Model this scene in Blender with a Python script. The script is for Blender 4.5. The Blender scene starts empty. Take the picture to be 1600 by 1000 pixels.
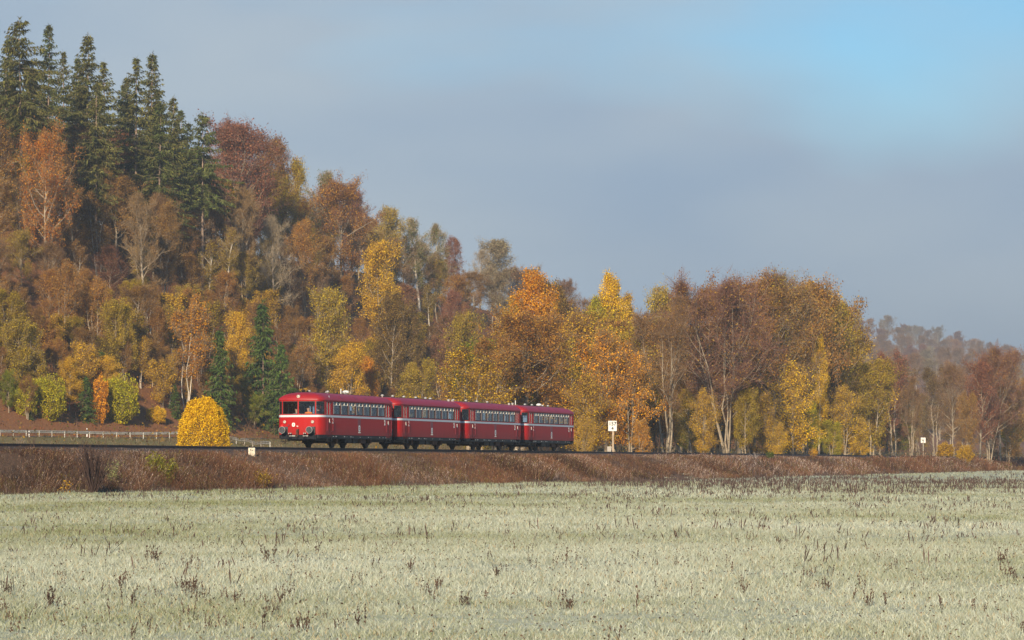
import bpy, bmesh, math, random
import numpy as np
from mathutils import Vector, Matrix, Euler

# ------------------------------------------------------------------ camera, sky, sun, exposure
scene = bpy.context.scene
COL = scene.collection
CZ = 1.35                     # eye height above the frosted field
FPX = 4717.0                  # focal length in pixels of the 1600 px wide photograph
cam_d = bpy.data.cameras.new('camera')
cam = bpy.data.objects.new('camera', cam_d)
COL.objects.link(cam)
cam.location = (0, 0, CZ)
cam.rotation_euler = (math.pi / 2, 0, 0)
cam_d.sensor_width = 36.0
cam_d.lens = 36.0 * FPX / 1600.0
cam_d.shift_y = 0.14
cam_d.clip_start = 0.5
cam_d.clip_end = 9000
scene.camera = cam

SUN_EL = math.radians(22.5)
SUN_AZ = Vector((-0.19, -0.982))          # horizontal direction towards the sun
sun_vec = Vector((SUN_AZ.x * math.cos(SUN_EL), SUN_AZ.y * math.cos(SUN_EL), math.sin(SUN_EL))).normalized()
sun_d = bpy.data.lights.new('sun', 'SUN')
sun_d.energy = 5.0
sun_d.angle = math.radians(0.6)
sun_d.color = (1.0, 0.84, 0.62)
sun = bpy.data.objects.new('sun', sun_d)
COL.objects.link(sun)
sun.location = (-60, -120, 80)
sun.rotation_euler = (-sun_vec).to_track_quat('-Z', 'Y').to_euler()

world = bpy.data.worlds.new('World')
scene.world = world
world.use_nodes = True
wt = world.node_tree
wt.nodes.clear()
def wn(t, **kw):
    n = wt.nodes.new(t)
    for k, v in kw.items():
        setattr(n, k, v)
    return n
SKY_S = 0.10
w_out = wn('ShaderNodeOutputWorld')
w_bg = wn('ShaderNodeBackground')
w_bg.inputs['Strength'].default_value = SKY_S
w_sky = wn('ShaderNodeTexSky', sky_type='NISHITA')
w_sky.sun_disc = False
w_sky.sun_elevation = SUN_EL
w_sky.sun_rotation = math.atan2(SUN_AZ.x, SUN_AZ.y)
w_sky.air_density = 1.0
w_sky.dust_density = 0.1
w_sky.ozone_density = 2.0
w_tc = wn('ShaderNodeTexCoord')
w_map = wn('ShaderNodeMapping')
w_map.inputs['Scale'].default_value = (-1.0, 1.0, 2.6)
w_map.inputs['Location'].default_value = (-3.172, 2.161, -8.847)
w_n1 = wn('ShaderNodeTexNoise')
w_n1.inputs['Scale'].default_value = 3.6
w_n1.inputs['Detail'].default_value = 4.0
w_n1.inputs['Roughness'].default_value = 0.45
w_n1.inputs['Distortion'].default_value = 0.35
w_ramp = wn('ShaderNodeMapRange')
w_ramp.inputs['From Min'].default_value = 0.30
w_ramp.inputs['From Max'].default_value = 0.70
w_ramp.inputs['To Min'].default_value = 0.66
w_ramp.inputs['To Max'].default_value = -0.66
# fog bank thins out with elevation
w_sep = wn('ShaderNodeSeparateXYZ')
w_el = wn('ShaderNodeMapRange')
w_el.inputs['From Min'].default_value = 0.04
w_el.inputs['From Max'].default_value = 0.25
w_el.inputs['To Min'].default_value = 1.75
w_el.inputs['To Max'].default_value = -0.05
w_mx = wn('ShaderNodeMath', operation='ADD', use_clamp=True)
w_mix = wn('ShaderNodeMixRGB')
w_n2 = wn('ShaderNodeTexNoise')
w_n2.inputs['Scale'].default_value = 5.5
w_n2.inputs['Detail'].default_value = 3.0
w_cl = wn('ShaderNodeMixRGB')
w_cl.inputs['Color1'].default_value = (2.35, 3.3, 4.5, 1)
w_cl.inputs['Color2'].default_value = (3.6, 4.3, 4.9, 1)
lk = wt.links.new
lk(w_tc.outputs['Generated'], w_map.inputs['Vector'])
lk(w_map.outputs['Vector'], w_n1.inputs['Vector'])
lk(w_map.outputs['Vector'], w_n2.inputs['Vector'])
lk(w_n1.outputs['Fac'], w_ramp.inputs['Value'])
lk(w_tc.outputs['Generated'], w_sep.inputs[0])
lk(w_sep.outputs['Z'], w_el.inputs['Value'])
w_mul = wn('ShaderNodeMath', operation='MULTIPLY')
w_mul.inputs[1].default_value = 1.0
lk(w_el.outputs['Result'], w_mul.inputs[0])
lk(w_ramp.outputs['Result'], w_mx.inputs[0])
lk(w_mul.outputs['Value'], w_mx.inputs[1])
w_r2 = wn('ShaderNodeMapRange')
w_r2.inputs['From Min'].default_value = 0.28
w_r2.inputs['From Max'].default_value = 0.68
lk(w_n2.outputs['Fac'], w_r2.inputs['Value'])
lk(w_r2.outputs['Result'], w_cl.inputs['Fac'])
lk(w_mx.outputs['Value'], w_mix.inputs['Fac'])
w_hs = wn('ShaderNodeHueSaturation')
w_hs.inputs['Saturation'].default_value = 1.65
w_hs.inputs['Value'].default_value = .95
lk(w_sky.outputs['Color'], w_hs.inputs['Color'])
lk(w_hs.outputs['Color'], w_mix.inputs['Color1'])
lk(w_cl.outputs['Color'], w_mix.inputs['Color2'])
lk(w_mix.outputs['Color'], w_bg.inputs['Color'])
lk(w_bg.outputs['Background'], w_out.inputs['Surface'])

scene.view_settings.view_transform = 'Standard'
scene.view_settings.look = 'None'
scene.view_settings.exposure = 0.5
scene.view_settings.gamma = 1.0
scene.view_settings.use_curve_mapping = False
scene.render.engine = 'CYCLES'
cy = scene.cycles
cy.use_denoising = True
cy.max_bounces = 6
cy.diffuse_bounces = 2
cy.glossy_bounces = 3
cy.transmission_bounces = 3
cy.transparent_max_bounces = 10
cy.volume_bounces = 0
cy.caustics_reflective = False
cy.caustics_refractive = False
HAZE_DENSITY = 0.00030

# ------------------------------------------------------------------ the lie of the land
# (a, n): metres along the railway from a point on it, and metres to its far (left) side
OX, OY = -24.5, 144.6
UX, UY = 0.298, 0.9545
_l = math.hypot(UX, UY); UX /= _l; UY /= _l
NX, NY = -UY, UX
RAIL_Z = 0.95 + CZ
def W(a, n): return (OX + UX * a + NX * n, OY + UY * a + NY * n)
def AN(x, y):
    dx, dy = x - OX, y - OY
    return dx * UX + dy * UY, dx * NX + dy * NY
def ray_point(px, n):
    """point with offset n from the track that lies in the direction of column px"""
    t = (px - 800.0) / FPX
    D = (n - (-OX * NX - OY * NY)) / (NX * t + NY)
    return t * D, D
def foot_shift(a, n): return 0.2 * np.clip(a - 167, -40, 60) * np.clip((n - 40) / 35, 0, 1)
def hill_point(px, nn):
    """as ray_point, with nn counted from the wandering foot of the slope"""
    n = nn
    for _ in range(12):
        x, y = ray_point(px, n); a = AN(x, y)[0]
        n = .5 * n + .5 * (nn - float(foot_shift(a, nn)))
    return ray_point(px, n)
PROF_N = [-500, -7.6, -7.0, -3.4, -2.75, -1.95, -1.7, 1.7, 1.95, 2.8, 5, 30, 55, 80, 91, 96, 104, 130, 150, 220, 600]
PROF_Z = [0, 0, .08, 1.75, 1.9, 2.08, 2.12, 2.12, 2.08, 1.8, 1.55, 2.3, 3.0, 4.25, 4.4, 6.6, 13.0, 34.0, 39.0, 47.0, 55.0]
def vnoise(x, y, s, seed=0):
    x = np.asarray(x, float) / s; y = np.asarray(y, float) / s
    xi = np.floor(x).astype(np.int64); yi = np.floor(y).astype(np.int64)
    fx = x - xi; fy = y - yi
    fx = fx * fx * (3 - 2 * fx); fy = fy * fy * (3 - 2 * fy)
    def h(i, j):
        v = (i * 374761393 + j * 668265263 + seed * 974711) & 0xffffffff
        v = ((v ^ (v >> 13)) * 1274126177) & 0xffffffff
        v = v ^ (v >> 16)
        return (v & 0xffff) / 65535.0
    a = h(xi, yi) * (1 - fx) + h(xi + 1, yi) * fx
    b = h(xi, yi + 1) * (1 - fx) + h(xi + 1, yi + 1) * fx
    return a * (1 - fy) + b * fy
def ground_z(x, y):
    x = np.asarray(x, float); y = np.asarray(y, float)
    dx, dy = x - OX, y - OY
    a = dx * UX + dy * UY; n = dx * NX + dy * NY
    sh = 0.2 * np.clip(a - 167, -40, 60) * np.clip((n - 40) / 35, 0, 1)
    nn = n + sh
    z = np.interp(nn, PROF_N, PROF_Z)
    g = np.interp(a, [380, 620, 1150, 1500, 1800], [1, .68, .70, 1.0, 1.12])
    z = np.where(nn > 91, 4.4 + (z - 4.4) * g, z)
    z = z + 45 * np.clip((a - 1500) / 700, 0, 1) * np.clip((n - 150) / 240, 0, 1)
    z = z + np.where(n < -7, (vnoise(x, y, 14, 3) - .5) * .10 + (vnoise(x, y, 3.5, 5) - .5) * .035, 0)
    z = z + np.where(n < -7, np.clip((y - 230) / 170, 0, 1) * .33, 0)
    z = z + np.where(n > 6, (vnoise(x, y, 9, 7) - .5) * .35 * np.clip((n - 6) / 10, 0, 1), 0)
    z = z + np.where(nn > 97, (vnoise(x, y, 22, 9) - .5) * 3.2 * np.clip((nn - 97) / 12, 0, 1), 0)
    z = z + np.where((n > -7) & (n < -3), (vnoise(x, y, 5, 11) - .5) * .45 * np.clip((n + 7) / 1.5, 0, 1) * np.clip((-3 - n) / 1.0, 0, 1), 0)
    return z
def border(x, y):
    """offset from the track where field turf gives way to the growth of the embankment"""
    return -7.0 + 1.7 * (vnoise(x, y, 5, 71) - .5) + .8 * (vnoise(x, y, 1.3, 72) - .5)
def gz(x, y): return float(ground_z(x, y))

# ------------------------------------------------------------------ helpers
def link(o, parent=None):
    COL.objects.link(o)
    if parent is not None:
        o.parent = parent
    return o
def tag(o, label=None, cat=None, group=None, kind=None):
    if label: o['label'] = label
    if cat: o['category'] = cat
    if group: o['group'] = group
    if kind: o['kind'] = kind
    return o
def empty(name, loc=(0, 0, 0), rz=0.0):
    o = bpy.data.objects.new(name, None)
    o.empty_display_size = 0.3
    o.location = loc; o.rotation_euler = (0, 0, rz)
    COL.objects.link(o)
    return o
def np_mesh(name, V, F, mats=(), face_attr=None, face_col=None, mat_idx=None, smooth=False):
    """V (n,3), F (m,3) or (m,4) ints"""
    V = np.ascontiguousarray(V, np.float32); F = np.ascontiguousarray(F, np.int32)
    me = bpy.data.meshes.new(name)
    m, k = F.shape
    me.vertices.add(len(V)); me.vertices.foreach_set('co', V.ravel())
    me.loops.add(m * k); me.loops.foreach_set('vertex_index', F.ravel())
    me.polygons.add(m); me.polygons.foreach_set('loop_start', np.arange(0, m * k, k, dtype=np.int32))
    me.polygons.foreach_set('loop_total', np.full(m, k, np.int32))
    if mat_idx is not None:
        me.polygons.foreach_set('material_index', np.ascontiguousarray(mat_idx, np.int32))
    me.update(calc_edges=True)
    for mt in mats: me.materials.append(mt)
    if face_attr is not None:
        at = me.attributes.new('rnd', 'FLOAT', 'FACE'); at.data.foreach_set('value', np.ascontiguousarray(face_attr, np.float32))
    if face_col is not None:
        at = me.attributes.new('tint', 'FLOAT_COLOR', 'FACE')
        c = np.ones((m, 4), np.float32); c[:, :3] = face_col
        at.data.foreach_set('color', c.ravel())
    if smooth:
        me.polygons.foreach_set('use_smooth', np.ones(m, bool))
    return me
class MB:
    """collects boxes, tubes, lathes and strips into ONE mesh"""
    def __init__(s): s.v = []; s.f = []
    def add(s, vs, fs):
        b = len(s.v); s.v += [tuple(v) for v in vs]; s.f += [tuple(i + b for i in f) for f in fs]
        return s
    def box(s, x0, x1, y0, y1, z0, z1):
        return s.add([(x0, y0, z0), (x1, y0, z0), (x1, y1, z0), (x0, y1, z0), (x0, y0, z1), (x1, y0, z1), (x1, y1, z1), (x0, y1, z1)],
                     [(0, 3, 2, 1), (4, 5, 6, 7), (0, 1, 5, 4), (1, 2, 6, 5), (2, 3, 7, 6), (3, 0, 4, 7)])
    def tube(s, pts, r, k=8, cap=True):
        pts = [Vector(p) for p in pts]
        rs = r if isinstance(r, (list, tuple)) else [r] * len(pts)
        b = []
        for i, p in enumerate(pts):
            d = (pts[min(i + 1, len(pts) - 1)] - pts[max(i - 1, 0)]).normalized()
            u = d.cross(Vector((0, 0, 1)) if abs(d.z) < .9 else Vector((1, 0, 0))).normalized(); w = d.cross(u)
            for j in range(k):
                t = 2 * math.pi * j / k
                b.append(p + (u * math.cos(t) + w * math.sin(t)) * rs[i])
        fs = []
        for i in range(len(pts) - 1):
            for j in range(k):
                j2 = (j + 1) % k
                fs.append((i * k + j, i * k + j2, (i + 1) * k + j2, (i + 1) * k + j))
        if cap:
            fs.append(tuple(range(k))[::-1]); fs.append(tuple((len(pts) - 1) * k + j for j in range(k)))
        return s.add(b, fs)
    def build(s, name, m, parent=None, smooth=False, bevel=0.0):
        me = bpy.data.meshes.new(name); me.from_pydata(s.v, [], s.f)
        bm = bmesh.new(); bm.from_mesh(me)
        if bevel > 0:
            bmesh.ops.remove_doubles(bm, verts=bm.verts, dist=1e-5)
            bmesh.ops.bevel(bm, geom=[e for e in bm.edges if e.is_manifold and e.calc_face_angle(0) > .6], offset=bevel, segments=2, profile=.5, affect='EDGES')
        bmesh.ops.recalc_face_normals(bm, faces=bm.faces)
        bm.to_mesh(me); bm.free()
        if smooth:
            me.polygons.foreach_set('use_smooth', [True] * len(me.polygons))
        if m is not None: me.materials.append(m)
        return link(bpy.data.objects.new(name, me), parent)
def copy_tree(o, parent=None):
    c = o.copy(); COL.objects.link(c); c.parent = parent
    for ch in list(o.children): copy_tree(ch, c)
    return c

# ------------------------------------------------------------------ materials
def new_mat(name):
    m = bpy.data.materials.new(name); m.use_nodes = True
    nt = m.node_tree
    b = nt.nodes.get('Principled BSDF')
    return m, nt, b
def simple(name, col, rough=.6, metal=0., coat=0., noise=0., nscale=6., bump=0., bscale=40.):
    m, nt, b = new_mat(name)
    b.inputs['Base Color'].default_value = (*col, 1)
    b.inputs['Roughness'].default_value = rough
    b.inputs['Metallic'].default_value = metal
    if coat:
        b.inputs['Coat Weight'].default_value = coat
        b.inputs['Coat Roughness'].default_value = .12
    if noise or bump:
        tc = nt.nodes.new('ShaderNodeTexCoord')
    if noise:
        n = nt.nodes.new('ShaderNodeTexNoise'); n.inputs['Scale'].default_value = nscale; n.inputs['Detail'].default_value = 6
        r = nt.nodes.new('ShaderNodeMapRange'); r.inputs['From Min'].default_value = .25; r.inputs['From Max'].default_value = .75
        r.inputs['To Min'].default_value = 1 - noise; r.inputs['To Max'].default_value = 1 + noise
        h = nt.nodes.new('ShaderNodeHueSaturation'); h.inputs['Color'].default_value = (*col, 1)
        nt.links.new(tc.outputs['Object'], n.inputs['Vector']); nt.links.new(n.outputs['Fac'], r.inputs['Value'])
        nt.links.new(r.outputs['Result'], h.inputs['Value']); nt.links.new(h.outputs['Color'], b.inputs['Base Color'])
    if bump:
        n = nt.nodes.new('ShaderNodeTexNoise'); n.inputs['Scale'].default_value = bscale; n.inputs['Detail'].default_value = 5
        bp = nt.nodes.new('ShaderNodeBump'); bp.inputs['Strength'].default_value = bump; bp.inputs['Distance'].default_value = .05
        nt.links.new(tc.outputs['Object'], n.inputs['Vector']); nt.links.new(n.outputs['Fac'], bp.inputs['Height'])
        nt.links.new(bp.outputs['Normal'], b.inputs['Normal'])
    return m
def leaf_mat(name, trans=.28):
    """colour of the tree itself (object colour and second tint), varied leaf by leaf and clump by clump"""
    m, nt, b = new_mat(name)
    N = nt.nodes.new; L = nt.links.new
    oi = N('ShaderNodeObjectInfo')
    at2 = N('ShaderNodeAttribute'); at2.attribute_type = 'OBJECT'; at2.attribute_name = 'second_tint'
    rn = N('ShaderNodeAttribute'); rn.attribute_name = 'rnd'
    tc = N('ShaderNodeTexCoord')
    cl = N('ShaderNodeTexNoise'); cl.inputs['Scale'].default_value = .45; cl.inputs['Detail'].default_value = 3
    ad = N('ShaderNodeVectorMath'); ad.operation = 'ADD'
    rv = N('ShaderNodeVectorMath'); rv.operation = 'SCALE'; rv.inputs[0].default_value = (37, 53, 71)
    L(oi.outputs['Random'], rv.inputs['Scale']); L(tc.outputs['Object'], ad.inputs[0]); L(rv.outputs['Vector'], ad.inputs[1])
    L(ad.outputs['Vector'], cl.inputs['Vector'])
    s = N('ShaderNodeMath'); s.operation = 'MULTIPLY_ADD'; s.inputs[1].default_value = .55
    L(rn.outputs['Fac'], s.inputs[0]); L(cl.outputs['Fac'], s.inputs[2])
    mr = N('ShaderNodeMapRange'); mr.inputs['From Min'].default_value = .62; mr.inputs['From Max'].default_value = .95
    L(s.outputs['Value'], mr.inputs['Value'])
    mx = N('ShaderNodeMixRGB'); L(mr.outputs['Result'], mx.inputs['Fac']); L(oi.outputs['Color'], mx.inputs['Color1']); L(at2.outputs['Color'], mx.inputs['Color2'])
    fr = N('ShaderNodeMath'); fr.operation = 'MULTIPLY'; fr.inputs[1].default_value = 17.31
    L(rn.outputs['Fac'], fr.inputs[0])
    fc = N('ShaderNodeMath'); fc.operation = 'FRACT'; L(fr.outputs['Value'], fc.inputs[0])
    vr = N('ShaderNodeMapRange'); vr.inputs['To Min'].default_value = .45; vr.inputs['To Max'].default_value = 1.6; L(fc.outputs['Value'], vr.inputs['Value'])
    hr = N('ShaderNodeMapRange'); hr.inputs['To Min'].default_value = .485; hr.inputs['To Max'].default_value = .515; L(fc.outputs['Value'], hr.inputs['Value'])
    h = N('ShaderNodeHueSaturation'); L(mx.outputs['Color'], h.inputs['Color']); L(vr.outputs['Result'], h.inputs['Value']); L(hr.outputs['Result'], h.inputs['Hue'])
    d = N('ShaderNodeBsdfDiffuse'); t = N('ShaderNodeBsdfTranslucent'); ms = N('ShaderNodeMixShader'); ms.inputs['Fac'].default_value = trans
    L(h.outputs['Color'], d.inputs['Color']); L(h.outputs['Color'], t.inputs['Color']); L(d.outputs['BSDF'], ms.inputs[1]); L(t.outputs['BSDF'], ms.inputs[2])
    nt.nodes.remove(b)
    L(ms.outputs['Shader'], nt.nodes['Material Output'].inputs['Surface'])
    return m
def tint_mat(name, trans=.25):
    m, nt, b = new_mat(name)
    N = nt.nodes.new; L = nt.links.new
    at = N('ShaderNodeAttribute'); at.attribute_name = 'tint'
    d = N('ShaderNodeBsdfDiffuse'); t = N('ShaderNodeBsdfTranslucent'); ms = N('ShaderNodeMixShader'); ms.inputs['Fac'].default_value = trans
    L(at.outputs['Color'], d.inputs['Color']); L(at.outputs['Color'], t.inputs['Color']); L(d.outputs['BSDF'], ms.inputs[1]); L(t.outputs['BSDF'], ms.inputs[2])
    nt.nodes.remove(b)
    L(ms.outputs['Shader'], nt.nodes['Material Output'].inputs['Surface'])
    return m
def ground_mat(name, c1, c2, c3, s1=.25, s2=6., bump=.4):
    m, nt, b = new_mat(name)
    N = nt.nodes.new; L = nt.links.new
    b.inputs['Roughness'].default_value = .95; b.inputs['Specular IOR Level'].default_value = .1
    tc = N('ShaderNodeTexCoord')
    n1 = N('ShaderNodeTexNoise'); n1.inputs['Scale'].default_value = s1; n1.inputs['Detail'].default_value = 5
    n2 = N('ShaderNodeTexNoise'); n2.inputs['Scale'].default_value = s2; n2.inputs['Detail'].default_value = 6
    for n in (n1, n2): L(tc.outputs['Object'], n.inputs['Vector'])
    r1 = N('ShaderNodeMapRange'); r1.inputs['From Min'].default_value = .35; r1.inputs['From Max'].default_value = .65; L(n1.outputs['Fac'], r1.inputs['Value'])
    r2 = N('ShaderNodeMapRange'); r2.inputs['From Min'].default_value = .45; r2.inputs['From Max'].default_value = .7; L(n2.outputs['Fac'], r2.inputs['Value'])
    m1 = N('ShaderNodeMixRGB'); m1.inputs['Color1'].default_value = (*c1, 1); m1.inputs['Color2'].default_value = (*c2, 1); L(r1.outputs['Result'], m1.inputs['Fac'])
    m2 = N('ShaderNodeMixRGB'); m2.inputs['Color2'].default_value = (*c3, 1); L(m1.outputs['Color'], m2.inputs['Color1']); L(r2.outputs['Result'], m2.inputs['Fac'])
    L(m2.outputs['Color'], b.inputs['Base Color'])
    bp = N('ShaderNodeBump'); bp.inputs['Strength'].default_value = bump; bp.inputs['Distance'].default_value = .15
    L(n2.outputs['Fac'], bp.inputs['Height']); L(bp.outputs['Normal'], b.inputs['Normal'])
    return m
M_LEAF = leaf_mat('autumn_leaves')
M_NEEDLE = leaf_mat('needles', .12)
M_BLADE = tint_mat('grass_blades')
M_STALK = tint_mat('dry_stalks', .1)
M_BARK = simple('bark_grey_tan', (.33, .265, .185), .9, noise=.45, nscale=2.2, bump=.5, bscale=9)
M_BIRCH = simple('bark_birch', (.56, .49, .39), .85, noise=.4, nscale=1.6)
M_SPRUCEBARK = simple('bark_spruce', (.27, .19, .135), .9, noise=.4, nscale=2.0)
M_TWIG = leaf_mat('bare_twigs', .0)
M_FIELD = ground_mat('frosted_turf', (.44, .45, .31), (.52, .52, .40), (.34, .36, .20), .09, 9.)
M_BANK = ground_mat('embankment_soil', (.15, .085, .05), (.19, .12, .08), (.10, .065, .04), .3, 7.)
M_MEADOW = ground_mat('meadow_turf', (.19, .16, .06), (.24, .17, .08), (.12, .13, .04), .12, 4.)
M_LITTER = ground_mat('leaf_litter', (.24, .10, .045), (.19, .09, .045), (.30, .14, .05), .2, 5.)

# ------------------------------------------------------------------ ground
def sheet(name, n_list, a_list, m, kind='structure', dz=0.0):
    n = np.array(n_list, float); a = np.array(a_list, float)
    A, Nn = np.meshgrid(a, n, indexing='ij')
    Nn = Nn - foot_shift(A, Nn)
    X = OX + UX * A + NX * Nn; Y = OY + UY * A + NY * Nn
    Z = ground_z(X, Y) + dz
    V = np.stack([X, Y, Z], -1).reshape(-1, 3)
    ka, kn = len(a), len(n)
    i, j = np.meshgrid(np.arange(ka - 1), np.arange(kn - 1), indexing='ij')
    q = (i * kn + j).ravel()
    F = np.stack([q, q + kn, q + kn + 1, q + 1], -1)[:, ::-1]
    me = np_mesh(name, V, F, [m], smooth=True)
    o = link(bpy.data.objects.new(name, me))
    o['kind'] = kind
    return o
A_ALL = np.concatenate([np.arange(-320, -60, 10), np.arange(-60, 420, 2.0), np.arange(420, 900, 10), np.arange(900, 3301, 50)])
A_FINE = A_ALL
sheet('field', list(np.arange(-420, -120, 20)) + list(np.arange(-120, -7.6, 1.4)) + [-7.6], A_ALL, M_FIELD)
sheet('railway_embankment', list(np.linspace(-7.6, -2.75, 15)), A_ALL, M_BANK)
sheet('meadow', [2.8, 4, 6, 9, 13, 18, 24, 30, 38, 46, 55, 62, 68, 74, 80, 86, 91], A_ALL, M_MEADOW)
sheet('hillside', list(np.arange(91, 152, 3)) + [151, 160, 175, 195, 220, 260, 320, 400, 500], A_ALL, M_LITTER)
# ------------------------------------------------------------------ railway track
M_BALLAST = ground_mat('ballast', (.11, .085, .07), (.15, .12, .10), (.06, .05, .045), 1.2, 14., 1.0)
M_RAIL = simple('rusty_rail', (.075, .042, .032), .6, metal=.3, noise=.3, nscale=3)
M_SLEEPER = simple('sleeper_wood', (.07, .055, .045), .9)
ballast = sheet('ballast_bed', [-2.75, -2.4, -2.1, -1.95, -1.7, -1.2, 0, 1.2, 1.7, 1.95, 2.3, 2.8], A_ALL, M_BALLAST)
TRACK_ROT = math.atan2(UY, UX)
track = empty('railway_track', (*W(0, 0), RAIL_Z), TRACK_ROT)
track['kind'] = 'structure'
for yc in (-.7535, .7535):
    m = MB(); x0, x1 = -140, 900
    prof = [(-.065, -.17), (.065, -.17), (.065, -.155), (.012, -.13), (.012, -.045), (.036, -.035), (.036, -.004), (.028, 0), (-.028, 0), (-.036, -.004), (-.036, -.035), (-.012, -.045), (-.012, -.13), (-.065, -.155)]
    k = len(prof)
    m.add([(x0, yc + p[0], p[1]) for p in prof] + [(x1, yc + p[0], p[1]) for p in prof], [(i, (i + 1) % k, k + (i + 1) % k, k + i) for i in range(k)])
    m.build('rail', M_RAIL, track)
m = MB()
for i in range(420):
    x = -60 + i * .9
    m.box(x, x + .26, -1.3, 1.3, -.33, -.165)
o = m.build('sleepers', M_SLEEPER, track); o['kind'] = 'stuff'

# ------------------------------------------------------------------ railcars
def red_paint():
    m, nt, b = new_mat('weathered_red_paint')
    N = nt.nodes.new; L = nt.links.new
    tc = N('ShaderNodeTexCoord')
    n1 = N('ShaderNodeTexNoise'); n1.inputs['Scale'].default_value = 1.1; n1.inputs['Detail'].default_value = 7; n1.inputs['Roughness'].default_value = .6
    mp = N('ShaderNodeMapping'); mp.inputs['Scale'].default_value = (1, 1, .35)
    L(tc.outputs['Object'], mp.inputs['Vector']); L(mp.outputs['Vector'], n1.inputs['Vector'])
    cr = N('ShaderNodeMixRGB'); cr.inputs['Color1'].default_value = (.46, .014, .013, 1); cr.inputs['Color2'].default_value = (.36, .011, .012, 1)
    L(n1.outputs['Fac'], cr.inputs['Fac'])
    # brake dust and spray thrown up on the lower panels
    sp = N('ShaderNodeSeparateXYZ'); L(tc.outputs['Object'], sp.inputs[0])
    hr = N('ShaderNodeMapRange'); hr.inputs['From Min'].default_value = 1.35; hr.inputs['From Max'].default_value = .75; hr.inputs['To Max'].default_value = .75; L(sp.outputs['Z'], hr.inputs['Value'])
    n3 = N('ShaderNodeTexNoise'); n3.inputs['Scale'].default_value = 2.4; n3.inputs['Detail'].default_value = 6; L(mp.outputs['Vector'], n3.inputs['Vector'])
    mu = N('ShaderNodeMath'); mu.operation = 'MULTIPLY'; L(hr.outputs['Result'], mu.inputs[0]); L(n3.outputs['Fac'], mu.inputs[1])
    dm = N('ShaderNodeMixRGB'); dm.inputs['Color2'].default_value = (.13, .035, .025, 1); L(mu.outputs['Value'], dm.inputs['Fac']); L(cr.outputs['Color'], dm.inputs['Color1'])
    L(dm.outputs['Color'], b.inputs['Base Color'])
    b.inputs['Roughness'].default_value = .5
    b.inputs['Specular IOR Level'].default_value = .12
    b.inputs['Coat Weight'].default_value = .06; b.inputs['Coat Roughness'].default_value = .12
    n2 = N('ShaderNodeTexNoise'); n2.inputs['Scale'].default_value = .9; n2.inputs['Detail'].default_value = 2
    L(tc.outputs['Object'], n2.inputs['Vector'])
    bp = N('ShaderNodeBump'); bp.inputs['Strength'].default_value = .35; bp.inputs['Distance'].default_value = .03
    L(n2.outputs['Fac'], bp.inputs['Height']); L(bp.outputs['Normal'], b.inputs['Normal'])
    return m
M_RED = red_paint()
M_ROOFRED = simple('roof_red_paint', (.33, .012, .014), .5, noise=.15, nscale=2)
M_SKIRT_SPEC = .15
M_ROOFTOP = simple('roof_walkway_grey', (.11, .085, .085), .7, noise=.3)
M_STRIPE = simple('silver_stripe', (.62, .64, .66), .4)
M_SKIRT = simple('black_underframe', (.012, .014, .018), .5, noise=.4, nscale=4)
M_SKIRT.node_tree.nodes['Principled BSDF'].inputs['Specular IOR Level'].default_value = M_SKIRT_SPEC
M_RUST = simple('rusty_running_gear', (.10, .05, .03), .85, noise=.5, nscale=5)
M_LINING = simple('cream_lining', (.46, .41, .33), .7)
M_FLOOR = simple('brown_floor', (.22, .18, .14), .8)
M_SEAT = simple('seat_leatherette', (.17, .155, .12), .6)
M_FRAME = simple('window_rubber', (.03, .02, .02), .6)
M_ALU = simple('aluminium_trim', (.80, .74, .62), .4)
M_WHITE = simple('white_paint', (.78, .76, .70), .5)
M_LENS = simple('lamp_lens', (.72, .66, .52), .15, coat=.6)
M_BUFFER = simple('buffer_steel', (.06, .065, .07), .45, metal=.4, noise=.5, nscale=9)
M_PALE = simple('vent_metal', (.42, .41, .38), .45, metal=.2)
M_REDLAMP = simple('red_tail_lamp', (.6, .03, .03), .2)
M_DARKRED = simple('dark_red_panel', (.22, .008, .02), .45)
def glass_mat():
    m, nt, b = new_mat('window_glass')
    N = nt.nodes.new; L = nt.links.new
    nt.nodes.remove(b)
    tr = N('ShaderNodeBsdfTransparent'); tr.inputs['Color'].default_value = (.80, .84, .84, 1)
    gl = N('ShaderNodeBsdfGlossy'); gl.inputs['Roughness'].default_value = .03; gl.inputs['Color'].default_value = (.95, .97, 1, 1)
    fr = N('ShaderNodeFresnel'); fr.inputs['IOR'].default_value = 1.38
    ms = N('ShaderNodeMixShader')
    ad = N('ShaderNodeMath'); ad.operation = 'ADD'; ad.inputs[1].default_value = .02; L(fr.outputs['Fac'], ad.inputs[0]); L(ad.outputs['Value'], ms.inputs['Fac']); L(tr.outputs['BSDF'], ms.inputs[1]); L(gl.outputs['BSDF'], ms.inputs[2])
    L(ms.outputs['Shader'], nt.nodes['Material Output'].inputs['Surface'])
    return m
M_GLASS = glass_mat()

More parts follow.
